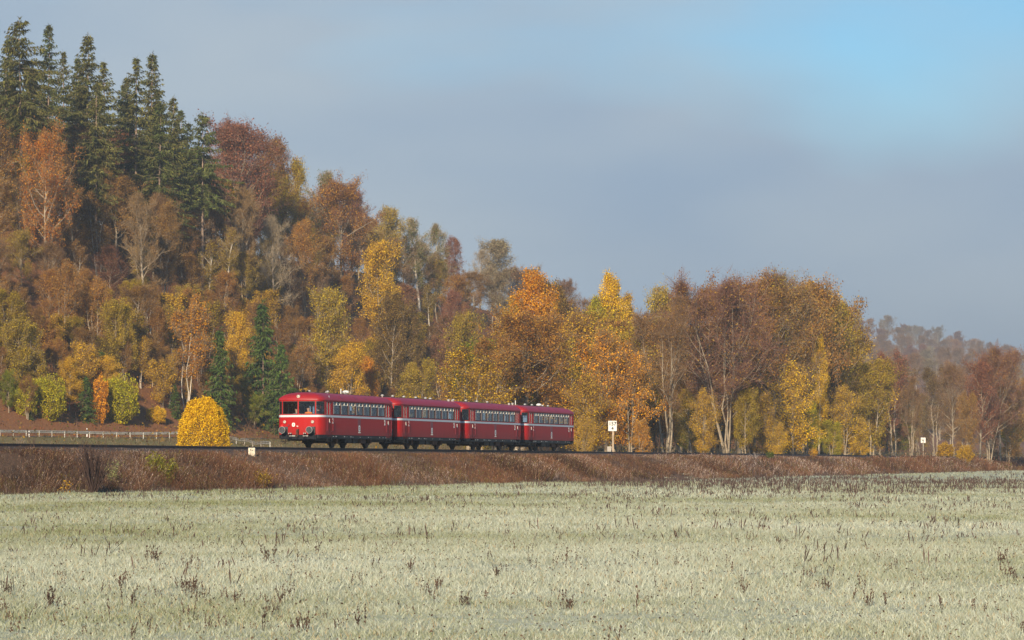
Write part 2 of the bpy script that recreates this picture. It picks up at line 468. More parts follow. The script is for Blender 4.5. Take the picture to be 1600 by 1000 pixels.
CL, HW = 13.3, 1.48
def half_outline():
    P = []      # (x, y>=0, tag of the segment that starts here)
    xf = lambda y: .14 * (y / 1.10) ** 2
    for y, t in ((0, None), (.035, 'ws'), (.36, 'ws'), (.70, 'ws'), (1.04, None)):
        P.append((xf(y), y, t))
    for th in (0, 14, 28, 42, 56, 70, 80):
        c, s_ = math.cos(math.radians(th)), math.sin(math.radians(th))
        P.append((.14 + .71 * (1 - c), 1.10 + .38 * s_, 'cw' if th < 70 else None))
    P.append((.85, HW, None)); P.append((.92, HW, 'door')); P.append((1.37, HW, 'door'))
    P.append((1.82, HW, None))
    x = 2.04
    for i in range(7):
        P.append((x, HW, 'win')); P.append((x + 1.24, HW, None)); x += 1.33
    P.append((CL / 2, HW, None)) if False else None
    P.append((11.48, HW, 'door')); P.append((11.93, HW, 'door')); P.append((12.38, HW, None)); P.append((12.45, HW, None))
    rear = []
    front = [p for p in P if p[0] <= .85]
    for i in range(len(front) - 2, -1, -1):
        rear.append((CL - front[i][0], front[i][1], front[i - 1][2] if i > 0 else None))
    return P + rear
HALF = half_outline()
LOOP = [(x, -y, t) for (x, y, t) in HALF]
back = []
for i in range(len(HALF) - 2, 0, -1):
    back.append((HALF[i][0], HALF[i][1], HALF[i - 1][2]))
# segment tags for the far side run the other way
LOOP = LOOP[:-1] + [(HALF[-1][0], 0.0, HALF[-2][2])] + back
def inset_loop(d):
    K = len(LOOP); out = []
    for i in range(K):
        p0 = Vector(LOOP[i - 1][:2]); p1 = Vector(LOOP[i][:2]); p2 = Vector(LOOP[(i + 1) % K][:2])
        t = (p2 - p0).normalized(); nrm = Vector((-t.y, t.x))      # inwards when the loop runs front -> near side -> rear
        q = p1 + nrm * d
        out.append((q.x, q.y))
    return out
ROWS = [(.78, 'low'), (1.83, 'stripe'), (1.97, 'sill'), (2.02, 'glo'), (2.58, 'ghi'), (2.80, 'head'), (2.87, None)]
def skipped(t, r):
    if t in ('ws', 'cw', 'win'): return r in ('glo', 'ghi')
    if t == 'door': return r in ('low', 'stripe', 'sill', 'glo', 'ghi')
    return False
def shell(inset, rows=ROWS, ztop=None):
    lp = inset_loop(inset); K = len(lp); m = MB()
    vs = []
    for (z, _) in rows:
        vs += [(p[0], p[1], z) for p in lp]
    fs = []
    for r in range(len(rows) - 1):
        for i in range(K):
            if skipped(LOOP[i][2], rows[r][1]): continue
            j = (i + 1) % K
            fs.append((r * K + i, r * K + j, (r + 1) * K + j, (r + 1) * K + i))
    m.add(vs, fs)
    return m
def roof_mesh():
    m = MB(); K = len(LOOP); vs = []; rings = 9
    for r in range(rings + 1):
        ph = r / rings * math.pi / 2
        ky = max(math.cos(ph), 0.0) ** .82 + (0 if r < rings else 0)
        z = 2.87 + .49 * math.sin(ph) ** 1.0
        e = 1.25 * (1 - math.cos(ph)) ** 1.2
        kx = 1 - e / (CL / 2)
        o = .035 if r == 0 else (.03 if r == 1 else 0)      # gutter lip
        for (x, y, _) in LOOP:
            yy = y * ky; s_ = (HW + o) / HW
            vs.append((CL / 2 + (x - CL / 2) * kx * (1 + o / 6.6), yy * s_, z + (.0 if r else 0)))
    fs = []
    for r in range(rings):
        for i in range(K):
            j = (i + 1) % K
            fs.append((r * K + i, r * K + j, (r + 1) * K + j, (r + 1) * K + i))
    m.add(vs, fs)
    return m
def disc(m, c, axis, r, d, k=18, r2=None):
    a = Vector(axis).normalized()
    m.tube([Vector(c), Vector(c) + a * d], [r, r if r2 is None else r2], k)
def text_mesh(name, body, size, bold=0.0, align='CENTER'):
    cu = bpy.data.curves.new(name, 'FONT'); cu.body = body; cu.size = size; cu.align_x = align; cu.align_y = 'CENTER'; cu.extrude = .004; cu.offset = bold; cu.resolution_u = 2
    ob = bpy.data.objects.new(name + '_source', cu); COL.objects.link(ob)
    bpy.context.view_layer.update()
    dg = bpy.context.evaluated_depsgraph_get()
    me = bpy.data.meshes.new_from_object(ob.evaluated_get(dg)); me.name = name
    bpy.data.objects.remove(ob); bpy.data.curves.remove(cu)
    return me
def lettering(name, body, size, m, parent, loc, rot, bold=0.0):
    me = text_mesh(name, body, size, bold); me.materials.clear(); me.materials.append(m)
    o = link(bpy.data.objects.new(name, me), parent); o.location = loc; o.rotation_euler = rot
    return o

def make_railcar():
    root = empty('railcar', (0, 0, 0))
    body = shell(0).build('body', M_RED, root)
    for p in body.data.polygons: p.use_smooth = False
    shell(.055, [(1.0, 'low')] + ROWS[1:]).build('interior_lining', M_LINING, root)
    m = MB(); lp = inset_loop(.05); k = len(lp)
    m.add([(p[0], p[1], 1.0) for p in lp], [tuple(range(k))]); m.build('floor_panel', M_FLOOR, root)
    m = MB(); m.add([(p[0], p[1], 2.83) for p in lp], [tuple(range(k))]); m.build('ceiling_panel', M_LINING, root)
    rf = roof_mesh().build('roof', M_ROOFRED, root, smooth=True)
    # grey walkway strip along the ridge
    m = MB()
    for i in range(24):
        x0 = 1.6 + i * .421; m.box(x0, x0 + .40, -.42, .42, 3.352, 3.372)
    m.build('walkway', M_ROOFTOP, rf)
    # silver band
    lo, li = inset_loop(-.008), inset_loop(.02); k = len(lo); m = MB()
    m.add([(p[0], p[1], 1.84) for p in lo] + [(p[0], p[1], 1.965) for p in lo] + [(p[0], p[1], 1.965) for p in li] + [(p[0], p[1], 1.84) for p in li],
          [(r * k + i, r * k + (i + 1) % k, ((r + 1) % 4) * k + (i + 1) % k, ((r + 1) % 4) * k + i) for r in range(4) for i in range(k)])
    m.build('silver_band', M_STRIPE, root)
    # windows: runs of equal tags
    K = len(LOOP); i = 0; runs = []
    while i < K:
        t = LOOP[i][2]
        if t in ('ws', 'cw'):
            j = i
            while j < K and LOOP[j][2] == t and (j == i or True): j += 1
            runs.append((t, i, j)); i = j
        elif t in ('win',):
            runs.append((t, i, i + 1)); i += 1
        else: i += 1
    lpo, lpi = inset_loop(-.004), inset_loop(.045)
    lpg = inset_loop(.03)
    for (t, i, j) in runs:
        idx = [q % K for q in range(i, j + 1)]
        m = MB()
        # frame: a ring of rubber round the opening
        for (za, zb) in ((2.018, 2.05), (2.768, 2.802)):
            vs = []; n = len(idx)
            for q in idx: vs += [(*lpo[q], za), (*lpo[q], zb), (*lpi[q], zb), (*lpi[q], za)]
            fs = []
            for s_ in range(n - 1):
                for e in range(4): fs.append((s_ * 4 + e, s_ * 4 + (e + 1) % 4, s_ * 4 + 4 + (e + 1) % 4, s_ * 4 + 4 + e))
            fs.append((0, 1, 2, 3)); fs.append(tuple((n - 1) * 4 + e for e in (3, 2, 1, 0)))
            m.add(vs, fs)
        for q, q2 in ((idx[0], idx[1]), (idx[-1], idx[-2])):
            a = Vector(lpo[q]); b = Vector(lpi[q]); d = (Vector(lpo[q2]) - a).normalized() * .03
            vs = [(*a, 2.05), (*(a + d), 2.05), (*(b + d), 2.05), (*b, 2.05)]
            vs += [(v[0], v[1], 2.768) for v in vs]
            m.add(vs, [(0, 1, 2, 3), (4, 5, 6, 7), (0, 1, 5, 4), (1, 2, 6, 5), (2, 3, 7, 6), (3, 0, 4, 7)])
        nm = {'ws': 'windscreen', 'cw': 'corner_window', 'win': 'side_window'}[t]
        fr = m.build(nm, M_FRAME, root)
        g = MB(); n = len(idx)
        g.add([(*lpg[q], 2.03) for q in idx] + [(*lpg[q], 2.79) for q in idx], [(s_, s_ + 1, n + s_ + 1, n + s_) for s_ in range(n - 1)])
        g.build('pane', M_GLASS, fr, smooth=(t == 'cw'))
        if t == 'win':
            xa, xb = sorted((lpo[idx[0]][0], lpo[idx[1]][0])); sy = -1 if lpo[idx[0]][1] < 0 else 1
            y0, y1 = sorted((sy * (HW + .003), sy * (HW - .05)))
            m = MB()
            for (u0, u1, z0, z1) in ((xa + .03, xb - .03, 2.575, 2.605), (xa + .03, xa + .07, 2.605, 2.765), (xb - .07, xb - .03, 2.605, 2.765), ((xa + xb) / 2 - .045, (xa + xb) / 2 + .045, 2.605, 2.765), (xa + .07, xa + .1, 2.05, 2.575)):
                m.box(u0, u1, y0, y1, z0, z1)
            m.build('sliding_vent', M_ALU, fr)
    # doors: two leaves each side and end
    for xd in (.92, 11.48):
        for sy in (-1, 1):
            yo = sy * (HW - .012); yi = sy * (HW - .05); ya, yb = sorted((yo, yi))
            m = MB()
            for l in (0, 1):
                x0 = xd + .012 + l * .45; x1 = x0 + .426
                m.box(x0, x1, ya, yb, .66, 2.0); m.box(x0, x1, ya, yb, 2.74, 2.795)
                m.box(x0, x0 + .09, ya, yb, 2.0, 2.74); m.box(x1 - .09, x1, ya, yb, 2.0, 2.74)
            d = m.build('door', M_RED, root)
            for l in (0, 1):
                x0 = xd + .012 + l * .45
                g = MB(); g.box(x0 + .09, x0 + .336, yi + sy * .012, yi + sy * .018, 2.0, 2.74); g.build('pane', M_GLASS, d)
                g = MB()
                g.box(x0 + .085, x0 + .11, *sorted((yo + sy * .001, yo + sy * .006)), 2.0, 2.74)
                g.build('glazing_bead', M_ALU, d)
            for xg in (xd - .035, xd + .935):
                g = MB(); g.tube([(xg, sy * (HW + .0), 1.03), (xg, sy * (HW + .05), 1.05), (xg, sy * (HW + .05), 1.75), (xg, sy * (HW + .0), 1.77)], .016, 6)
                g.build('grab_rail', M_DARKRED, d)
            g = MB(); g.box(xd + .03, xd + .87, *sorted((sy * (HW + .06), sy * (HW - .22))), .38, .41); g.box(xd + .06, xd + .09, *sorted((sy * (HW + .03), sy * HW)), .38, .66); g.box(xd + .81, xd + .84, *sorted((sy * (HW + .03), sy * HW)), .38, .66)
            g.build('step_board', M_SKIRT, d)
    # ends: lamps, buffers, hook, hoses
    for end in (0, 1):
        sx = -1 if end == 0 else 1
        X = lambda x: x if end == 0 else CL - x
        for (y, z, r) in ((-.90, 1.55, .09), (.90, 1.55, .09), (0, 3.08, .10)):
            xb = .16 if z < 2 else .27
            m = MB(); disc(m, (X(xb), y, z), (sx, 0, 0), r, (.12 if z < 2 else .26), 20)
            h = m.build('headlight', M_PALE, root)
            m = MB(); x_f = xb - (.12 if z < 2 else .26)
            disc(m, (X(x_f - .002), y, z), (sx, 0, 0), r * .78, .02, 18, r * .5); m.build('lens', M_LENS, h)
            m = MB(); disc(m, (X(x_f - .022), y + .01, z + .02), (sx, 0, 0), r * .32, .006, 10); m.build('bulb_mirror', M_RUST, h)
        for y in (-.875, .875):
            m = MB(); disc(m, (X(.1), y, 1.06), (sx, 0, 0), .11, .52, 14); disc(m, (X(-.1), y, 1.06), (sx, 0, 0), .15, .2, 14); m.box(*sorted((X(.12), X(.0))), y - .19, y + .19, .86, 1.26)
            b = m.build('buffer', M_BUFFER, root)
            m = MB(); disc(m, (X(-.42), y, 1.06), (sx, 0, 0), .207, .035, 24); m.build('rim', M_PALE, b)
            m = MB(); disc(m, (X(-.456), y, 1.06), (sx, 0, 0), .192, .012, 22, .17); m.build('plate', M_BUFFER, b)
            m = MB(); m.box(*sorted((X(-.02), X(.35))), y - .2, y + .2, .52, .86); m.build('bracket', M_SKIRT, b)
        m = MB(); m.box(*sorted((X(.1), X(-.16))), -.06, .06, .92, 1.12); m.tube([(X(-.14), 0, 1.02), (X(-.24), 0, 1.06), (X(-.28), 0, 1.0), (X(-.24), 0, .92)], .035, 6)
        m.tube([(X(-.2), -.05, 1.0), (X(-.22), -.05, .7), (X(-.2), .05, .62), (X(-.2), .05, 1.0)], .022, 6)
        m.build('coupling_hook', M_RUST, root)
        for y in (-.52, -.42, .42, .54):
            m = MB(); m.tube([(X(.08), y, .86), (X(-.14), y, .84), (X(-.17), y, .6), (X(-.1), y + .08, .42), (X(.05), y + .12, .5)], .024, 6)
            hs = m.build('brake_hose', M_SKIRT, root)
            m = MB(); disc(m, (X(-.12), y, .86), (sx, 0, 0), .035, .04, 8); m.build('cock', M_PALE, hs)
        m = MB(); m.tube([(X(-.1), .95, .55), (X(-.16), .93, .3), (X(-.14), .85, .24), (X(-.1), .78, .32), (X(-.02), .76, .5)], .014, 5); m.build('hanging_cable', M_SKIRT, root)
        m = MB(); m.box(*sorted((X(.02), X(.3))), -1.15, 1.15, .50, .77); m.build('end_beam', M_SKIRT, root)
        m = MB(); m.box(*sorted((X(.02), X(.005))), -.62, -.30, .69, .72); m.box(*sorted((X(.02), X(.005))), .2, .6, .69, .72); m.build('beam_marking', M_WHITE, root)
        m = MB(); m.box(*sorted((X(.12), X(.02))), -1.1, -1.0, .74, .8); m.build('tail_lamp', M_REDLAMP, root)
        m = MB(); m.box(*sorted((X(.2), X(.02))), -1.16, -1.06, 1.28, 1.34) if False else disc(m, (X(.12), 1.06, 1.32), (sx, 0, 0), .07, .06, 10); m.build('tail_lamp', M_REDLAMP, root)
    # skirt and running gear
    lo, li = inset_loop(.012), inset_loop(.06); k = len(lo); m = MB()
    m.add([(p[0], p[1], .56) for p in lo] + [(p[0], p[1], .785) for p in lo] + [(p[0], p[1], .785) for p in li] + [(p[0], p[1], .56) for p in li],
          [(r * k + i, r * k + (i + 1) % k, ((r + 1) % 4) * k + (i + 1) % k, ((r + 1) % 4) * k + i) for r in range(4) for i in range(k)])
    m.build('skirt', M_SKIRT, root)
    m = MB()
    rs = random.Random(5)
    for x in (2.0, 2.45, 3.9, 4.4, 5.0, 5.35, 6.7, 8.2, 8.7, 10.3, 10.9, 11.4):
        m.box(x, x + rs.uniform(.06, .28), -HW - .0, -HW + .006, .66, .66 + rs.uniform(.02, .06))
    m.build('skirt_lettering', M_PALE, root)
    m = MB(); m.box(.5, CL - .5, -.9, .9, .42, .98); m.build('underframe', M_SKIRT, root)
    for nm, xs in (('tank', ((4.7, 5.9, -1.25, -.5), (6.2, 7.1, -1.2, -.35), (7.5, 8.8, .4, 1.2))), ('battery_box', ((7.3, 8.3, -1.3, -.7), (4.9, 6.3, .6, 1.25)))):
        for (x0, x1, y0, y1) in xs:
            m = MB(); m.box(x0, x1, y0, y1, .30, .60); m.build(nm, M_SKIRT if nm == 'tank' else M_RUST, root, bevel=.03)
    for xa in (3.65, 9.65):
        for sy in (-1, 1):
            m = MB(); yb = sy * .70
            m.tube([(xa, yb, .45), (xa, yb + sy * .035, .45)], [.475, .475], 28); m.tube([(xa, yb + sy * .035, .45), (xa, yb + sy * .14, .45)], [.45, .445], 28); m.tube([(xa, yb + sy * .14, .45), (xa, yb + sy * .2, .45)], .13, 14)
            w = m.build('wheel', M_SKIRT, root)
            m = MB(); m.tube([(xa, yb + sy * .142, .45), (xa, yb + sy * .145, .45)], [.36, .36], 24); m.build('wheel_disc', M_RUST, w)
            m = MB(); m.box(xa - .17, xa + .17, *sorted((sy * .93, sy * 1.12)), .3, .62)
            for q in range(4): m.box(xa - .75 + q * .09, xa + .75 - q * .09, *sorted((sy * 1.0, sy * 1.09)), .66 + q * .025, .683 + q * .025)
            m.tube([(xa - .7, sy * 1.04, .68), (xa - .1, sy * 1.04, .52)], .03, 6); m.tube([(xa + .7, sy * 1.04, .68), (xa + .1, sy * 1.04, .52)], .03, 6)
            m.box(xa - .62, xa - .54, *sorted((sy * .72, sy * .82)), .22, .62); m.box(xa + .54, xa + .62, *sorted((sy * .72, sy * .82)), .22, .62)
            m.build('axle_guard', M_RUST if sy < 0 else M_SKIRT, root)
        m = MB(); m.tube([(xa, -.72, .45), (xa, .72, .45)], .08, 10); m.build('axle', M_SKIRT, root)
    # seats and cab desks
    for i in range(7):
        x = 2.2 + i * 1.33
        for y0, y1 in ((-1.36, -.42), (.42, 1.36)):
            m = MB(); m.box(x, x + .42, y0, y1, 1.36, 1.48); m.box(x + .42, x + .50, y0, y1, 1.36, 2.12); m.box(x + .1, x + .4, y0 + .1, y1 - .1, 1.0, 1.36)
            m.build('seat', M_SEAT, root)
    for X0, X1 in ((.30, .68), (CL - .68, CL - .30)):
        m = MB(); m.box(X0, X1, -.95, .95, 1.2, 1.93); m.build('cab_desk', M_FLOOR, root)
    # marks on the side towards the field and on the front
    for x in (1.98, 11.30):
        lettering('class_numeral', '2', .44, M_WHITE, root, (x, -HW - .004, 1.62), (math.pi / 2, 0, 0), .022)
    for x in (1.42, 11.95):
        m = MB(); m.box(x - .02, x + .02, -HW - .01, -HW + .02, 1.5, 1.74); m.box(x, x + .1, -HW - .01, -HW + .02, 1.5, 1.58); m.build('door_handle', M_WHITE, root)
    for (x, y, z, s, rot) in ((6.62, -HW - .006, 1.22, 1.25, 0), (-.012, .30, 1.38, .72, -math.pi / 2)):
        m = MB()
        for q in range(16):
            t0, t1 = 2 * math.pi * q / 16, 2 * math.pi * (q + 1) / 16
            pr = []
            for tt in (t0, t1):
                for rr in (1., .4): pr.append((math.copysign(abs(math.cos(tt)) ** .6, math.cos(tt)) * .14 * s * rr, math.copysign(abs(math.sin(tt)) ** .6, math.sin(tt)) * .16 * s * rr))
            m.add([(p[0], 0, p[1]) for p in pr], [(0, 1, 3, 2)])
        m.add([(-.06 * s, 0, -.02 * s), (.06 * s, 0, -.02 * s), (.06 * s, 0, .02 * s), (-.06 * s, 0, .02 * s)], [(0, 1, 2, 3)])
        e = m.build('emblem', M_WHITE, root); e.location = (x, y, z); e.rotation_euler = (0, 0, rot)
    m = MB()
    for q in range(6): m.box(6.44 + q * .07, 6.485 + q * .07, -HW - .006, -HW + .002, .93, 1.0)
    m.build('running_number', M_WHITE, root)
    m = MB()
    for q in range(2): m.box(-.002, .03, .07 - q * .06, .105 - q * .06, 1.27 - q * .03, 1.32)
    m.build('front_number', M_WHITE, root)
    m = MB(); m.box(6.3, 6.85, -HW - .005, -HW + .01, 1.42, 1.80); m.build('side_hatch', M_DARKRED, root)
    m = MB(); disc(m, (.06, .62, 1.36), (-1, 0, 0), .065, .07, 12); m.build('socket_cover', M_DARKRED, root)
    return root

proto = make_railcar()
CAR_A0, PITCH = 39.0, 13.95
car_labels = [
    'leading red railcar with its rounded cab, two front lamps and white-rimmed buffers',
    'second red railcar from the cab end, coupled behind the leading one',
    'third red railcar of the train, with pale curtained side windows',
    'last red railcar at the far end of the train beside orange trees']
cars = []
for i in range(4):
    c = proto if i == 0 else copy_tree(proto)
    c.location = (*W(CAR_A0 + i * PITCH, 0), RAIL_Z); c.rotation_euler = (0, 0, TRACK_ROT)
    tag(c, car_labels[i], 'railcar', 'coupled red railcars')
    cars.append(c)
# roof fittings differ from car to car
def vent(car, x, y, r=.10, h=.13, mm=None):
    m = MB(); zb = 3.30
    m.tube([(x, y, zb), (x, y, zb + .10 + h * .3)], r * .5, 8); m.tube([(x, y, zb + .08 + h * .3), (x, y, zb + .10 + h * .6), (x, y, zb + .10 + h)], [r, r * 1.05, r * .55], 12)
    m.build('roof_vent', mm or M_PALE, car, smooth=True)
for c, xs in ((0, ((2.6, .3), (4.2, -.3), (5.6, .3), (7.2, -.3))), (1, ((1.0, .0), (3.0, .0), (5.2, 0), (7.6, 0), (9.6, 0), (11.2, .2))), (2, ((1.6, 0), (4.4, 0), (6.9, 0), (9.3, 0))), (3, ((1.8, .1), (4.6, 0), (6.4, 0), (9.2, 0), (10.6, 0)))):
    for (x, y) in xs: vent(cars[c], x, y)
vent(cars[0], 7.9, -.1, .22, .22, M_WHITE); vent(cars[3], 8.2, 0, .2, .2, M_WHITE)
for c, x in ((0, 1.25), (2, 1.0), (3, 1.1)):
    m = MB(); m.tube([(x, .15, 3.25), (x, .15, 3.5)], .09, 10); m.tube([(x, -.12, 3.25), (x, -.12, 3.46)], .07, 10); m.build('horn', M_PALE if c else M_SKIRT, cars[c])
for c, x in ((0, 7.3), (3, 2.2)):
    m = MB(); m.tube([(x, 0, 3.3), (x, 0, 3.72)], .03, 6); m.build('aerial', M_WHITE, cars[c])
for c in (0, 3):
    for x in (3.6, 6.0, 7.9):
        m = MB()
        ph = .55
        for dx in (0,):
            y0, z0 = -HW * math.cos(.32) ** .82 - .012, 2.87 + .49 * math.sin(.32) + .012
            y1, z1 = -HW * math.cos(.62) ** .82 - .012, 2.87 + .49 * math.sin(.62) + .012
            m.add([(x, y0, z0), (x + .34, y0, z0), (x + .34, y1, z1), (x, y1, z1), (x, y0 + .05, z0 - .05), (x + .34, y0 + .05, z0 - .05), (x + .34, y1 + .05, z1 - .05), (x, y1 + .05, z1 - .05)],
                  [(0, 1, 2, 3), (4, 7, 6, 5), (0, 4, 5, 1), (1, 5, 6, 2), (2, 6, 7, 3), (3, 7, 4, 0)])
        m.build('roof_air_grille', M_DARKRED, cars[c])
m = MB(); m.add([(2.6, -.95, 0)] , []) if False else None
lettering('roof_mark', 'T', .30, M_WHITE, cars[0], (1.5, -1.43, 3.02), (math.radians(78), 0, 0), .01)
# curtains
M_CURTAIN = simple('pale_curtain', (.55, .55, .46), .9)
for c, ws in ((1, (1, 2, 3, 4, 5, 6)), (2, (1, 2, 3, 4, 5, 6)), (0, (4, 6)), (3, (6,))):
    for w in ws:
        m = MB(); x = 2.04 + w * 1.33 + .98
        pts = [(x + q * .03, -HW + .09 + (.012 if q % 2 else -.012)) for q in range(9)]
        m.add([(p[0], p[1], 2.04) for p in pts] + [(p[0], p[1], 2.60) for p in pts], [(q, q + 1, 10 + q, 9 + q) for q in range(8)])
        m.build('curtain', M_CURTAIN, cars[c])

# ------------------------------------------------------------------ people in the train
def cloth_mat():
    m, nt, b = new_mat('clothing'); oi = nt.nodes.new('ShaderNodeObjectInfo')
    nt.links.new(oi.outputs['Color'], b.inputs['Base Color']); b.inputs['Roughness'].default_value = .85
    return m
M_CLOTH = cloth_mat()
M_SKIN = simple('skin', (.62, .36, .26), .55)
M_HAIR = simple('hair', (.09, .06, .045), .7)
def person_mesh(arm_fwd=.34):
    V = []; E = []; R = []
    def add(p, r, parent=None):
        V.append(p); R.append(r)
        if parent is not None: E.append((parent, len(V) - 1))
        return len(V) - 1
    # seated figure, looks along -x, origin at the seat surface below the hips
    pel = add((0, 0, .12), .15)
    sp = add((.02, 0, .30), .145, pel); ch = add((.02, 0, .47), .165, sp); nb = add((0, 0, .60), .09, ch); nk = add((-.01, 0, .67), .058, nb)
    jw = add((-.02, 0, .75), .088, nk); sk = add((-.005, 0, .85), .098, jw); tp = add((0, 0, .90), .07, sk)
    ns = add((-.115, 0, .80), .018, jw)
    for s in (-1, 1):
        ear = add((.0, s * .10, .81), .02, sk)
        sh = add((.01, s * .19, .55), .075, ch); el = add((-.08, s * .25, .30), .052, sh); wr = add((-.08 - arm_fwd * .7, s * .19, .27), .034, el)
        pm = add((-.14 - arm_fwd * .7, s * .18, .265), .036, wr)
        for f in range(4):
            y = s * (.18 + (f - 1.5) * .022); ln = (.07, .085, .08, .06)[f]
            k1 = add((-.17 - arm_fwd * .7, y, .262), .0095, pm); k2 = add((-.17 - arm_fwd * .7 - ln * .55, y, .252), .0085, k1); add((-.17 - arm_fwd * .7 - ln * .8, y, .228), .0075, k2)
        t1 = add((-.13 - arm_fwd * .7, s * .135, .262), .011, wr); add((-.17 - arm_fwd * .7, s * .125, .25), .009, t1)
        hp = add((-.05, s * .10, .09), .105, pel); kn = add((-.46, s * .13, .10), .075, hp); an = add((-.44, s * .13, -.34), .048, kn); add((-.58, s * .14, -.39), .042, an)
    me = bpy.data.meshes.new('person'); me.from_pydata(V, E, [])
    ob = bpy.data.objects.new('person_source', me); COL.objects.link(ob)
    md = ob.modifiers.new('skin', 'SKIN'); sd = ob.modifiers.new('sub', 'SUBSURF'); sd.levels = 1
    for i, r in enumerate(R): me.skin_vertices[0].data[i].radius = (r, r)
    me.skin_vertices[0].data[0].use_root = True
    bpy.context.view_layer.update()
    dg = bpy.context.evaluated_depsgraph_get()
    out = bpy.data.meshes.new_from_object(ob.evaluated_get(dg)); out.name = 'person'
    bpy.data.objects.remove(ob)
    out.materials.clear()
    for mm in (M_CLOTH, M_SKIN, M_HAIR): out.materials.append(mm)
    for p in out.polygons:
        c = p.center; p.use_smooth = True
        if c.z > .62:
            p.material_index = 2 if (c.z > .86 or (c.x > .03 and c.z > .72)) else 1
        elif c.x < -.08 - arm_fwd * .7 + .02 and c.z > .2: p.material_index = 1
        else: p.material_index = 0
    return out
PM = person_mesh()
def person(car, x, y, z, col, label, rz=0.0, scale=1.0):
    o = bpy.data.objects.new('person', PM); COL.objects.link(o)
    w = Matrix.Translation(cars[car].location) @ Matrix.Rotation(TRACK_ROT, 4, 'Z') @ Vector((x, y, z))
    o.location = w; o.rotation_euler = (0, 0, TRACK_ROT + rz); o.scale = (scale,) * 3
    o.color = (*col, 1)
    tag(o, label, 'person', 'people riding in the railcars')
person(0, 1.0, -0.28, 1.55, (.85, .22, .03), 'person in an orange vest driving, behind the leading railcar windscreen', 0.0)
person(0, 1.15, 0.55, 1.48, (.30, .32, .36), 'person in grey seated behind the windscreen half beside the orange-vested driver', .2)
person(0, 1.3, -0.8, 1.62, (.03, .03, .04), 'person in a dark jacket standing inside the leading railcar corner window', .9)
person(0, 3.85, -0.8, 1.48, (.05, .06, .07), 'person in dark clothes at the second side window of the leading railcar', .9)
person(0, 5.2, -0.8, 1.46, (.05, .05, .06), 'person in black at the third side window of the leading railcar', .6)
person(0, 6.9, -0.8, 1.44, (.45, .20, .17), 'person in pinkish top at the fourth side window of the leading railcar', 2.6)
person(0, 8.2, -0.8, 1.42, (.35, .24, .16), 'person in tan at the fifth side window of the leading railcar', 2.8)
person(0, 10.75, -0.8, 1.55, (.80, .06, .03), 'person in a bright red-orange vest at the rearmost side window of the leading railcar', 0.6)
person(1, 1.0, 0.5, 1.5, (.03, .03, .035), 'person in black standing in the cab of the second railcar', .9)
person(2, 1.0, -0.8, 1.5, (.55, .22, .18), 'person in pink at the corner window of the third railcar', .9)
person(2, 4.0, -0.8, 1.46, (.7, .12, .08), 'person in red at a side window of the third railcar', 0.6)
person(2, 6.8, -0.8, 1.4, (.08, .40, .10), 'person in green at a side window of the third railcar', 0.6)
person(3, 3.6, -0.8, 1.46, (.10, .10, .12), 'person in charcoal at the second side window of the last railcar', .9)
person(3, 6.2, -0.8, 1.46, (.45, .25, .2), 'person in light brown in the middle side window of the last railcar', .9)
person(3, 7.8, -0.8, 1.42, (.65, .08, .08), 'person in red at a side window of the last railcar', .9)
person(3, 9.0, -0.8, 1.5, (.05, .25, .6), 'person in a blue jacket at a side window of the last railcar', 0.6)
# ------------------------------------------------------------------ trees: generators
def twig_material():
    m, nt, b = new_mat('fine_twigs'); N = nt.nodes.new; L = nt.links.new
    at = N('ShaderNodeAttribute'); at.attribute_type = 'OBJECT'; at.attribute_name = 'twig_tint'
    rn = N('ShaderNodeAttribute'); rn.attribute_name = 'rnd'
    vr = N('ShaderNodeMapRange'); vr.inputs['To Min'].default_value = .65; vr.inputs['To Max'].default_value = 1.4; L(rn.outputs['Fac'], vr.inputs['Value'])
    h = N('ShaderNodeHueSaturation'); L(at.outputs['Color'], h.inputs['Color']); L(vr.outputs['Result'], h.inputs['Value'])
    L(h.outputs['Color'], b.inputs['Base Color']); b.inputs['Roughness'].default_value = .9; b.inputs['Specular IOR Level'].default_value = .1
    return m
M_FINE = twig_material()
def unit(v): return v / (np.linalg.norm(v, axis=-1, keepdims=True) + 1e-9)
class Limbs:
    def __init__(s): s.V = []; s.F = []; s.n = 0
    def tube(s, P, R, k):
        P = np.asarray(P); m = len(P)
        T = np.gradient(P, axis=0); T = unit(T)
        ref = np.where(np.abs(T[:, 2:3]) < .9, np.array([[0, 0, 1.]]), np.array([[1., 0, 0]]))
        U = unit(np.cross(T, ref)); Wv = np.cross(T, U)
        th = np.arange(k) * 2 * np.pi / k
        ring = P[:, None, :] + (U[:, None, :] * np.cos(th)[None, :, None] + Wv[:, None, :] * np.sin(th)[None, :, None]) * np.asarray(R)[:, None, None]
        s.V.append(ring.reshape(-1, 3))
        i, j = np.meshgrid(np.arange(m - 1), np.arange(k), indexing='ij'); j2 = (j + 1) % k
        s.F.append((np.stack([i * k + j, i * k + j2, (i + 1) * k + j2, (i + 1) * k + j], -1).reshape(-1, 4)) + s.n)
        s.n += m * k
    def mesh(s, name, mat): return np_mesh(name, np.concatenate(s.V), np.concatenate(s.F), [mat], smooth=True)
def quads(rng, C, size, aspect=.62, flat=None):
    """leaf-shaped diamonds round the centres C"""
    n = len(C); u = unit(rng.normal(size=(n, 3))); w = unit(np.cross(u, rng.normal(size=(n, 3))))
    a = (size * rng.uniform(.6, 1.35, n))[:, None]
    V = np.stack([C - u * a, C - w * a * aspect, C + u * a, C + w * a * aspect], 1).reshape(-1, 3)
    return V, np.arange(n * 4).reshape(-1, 4)
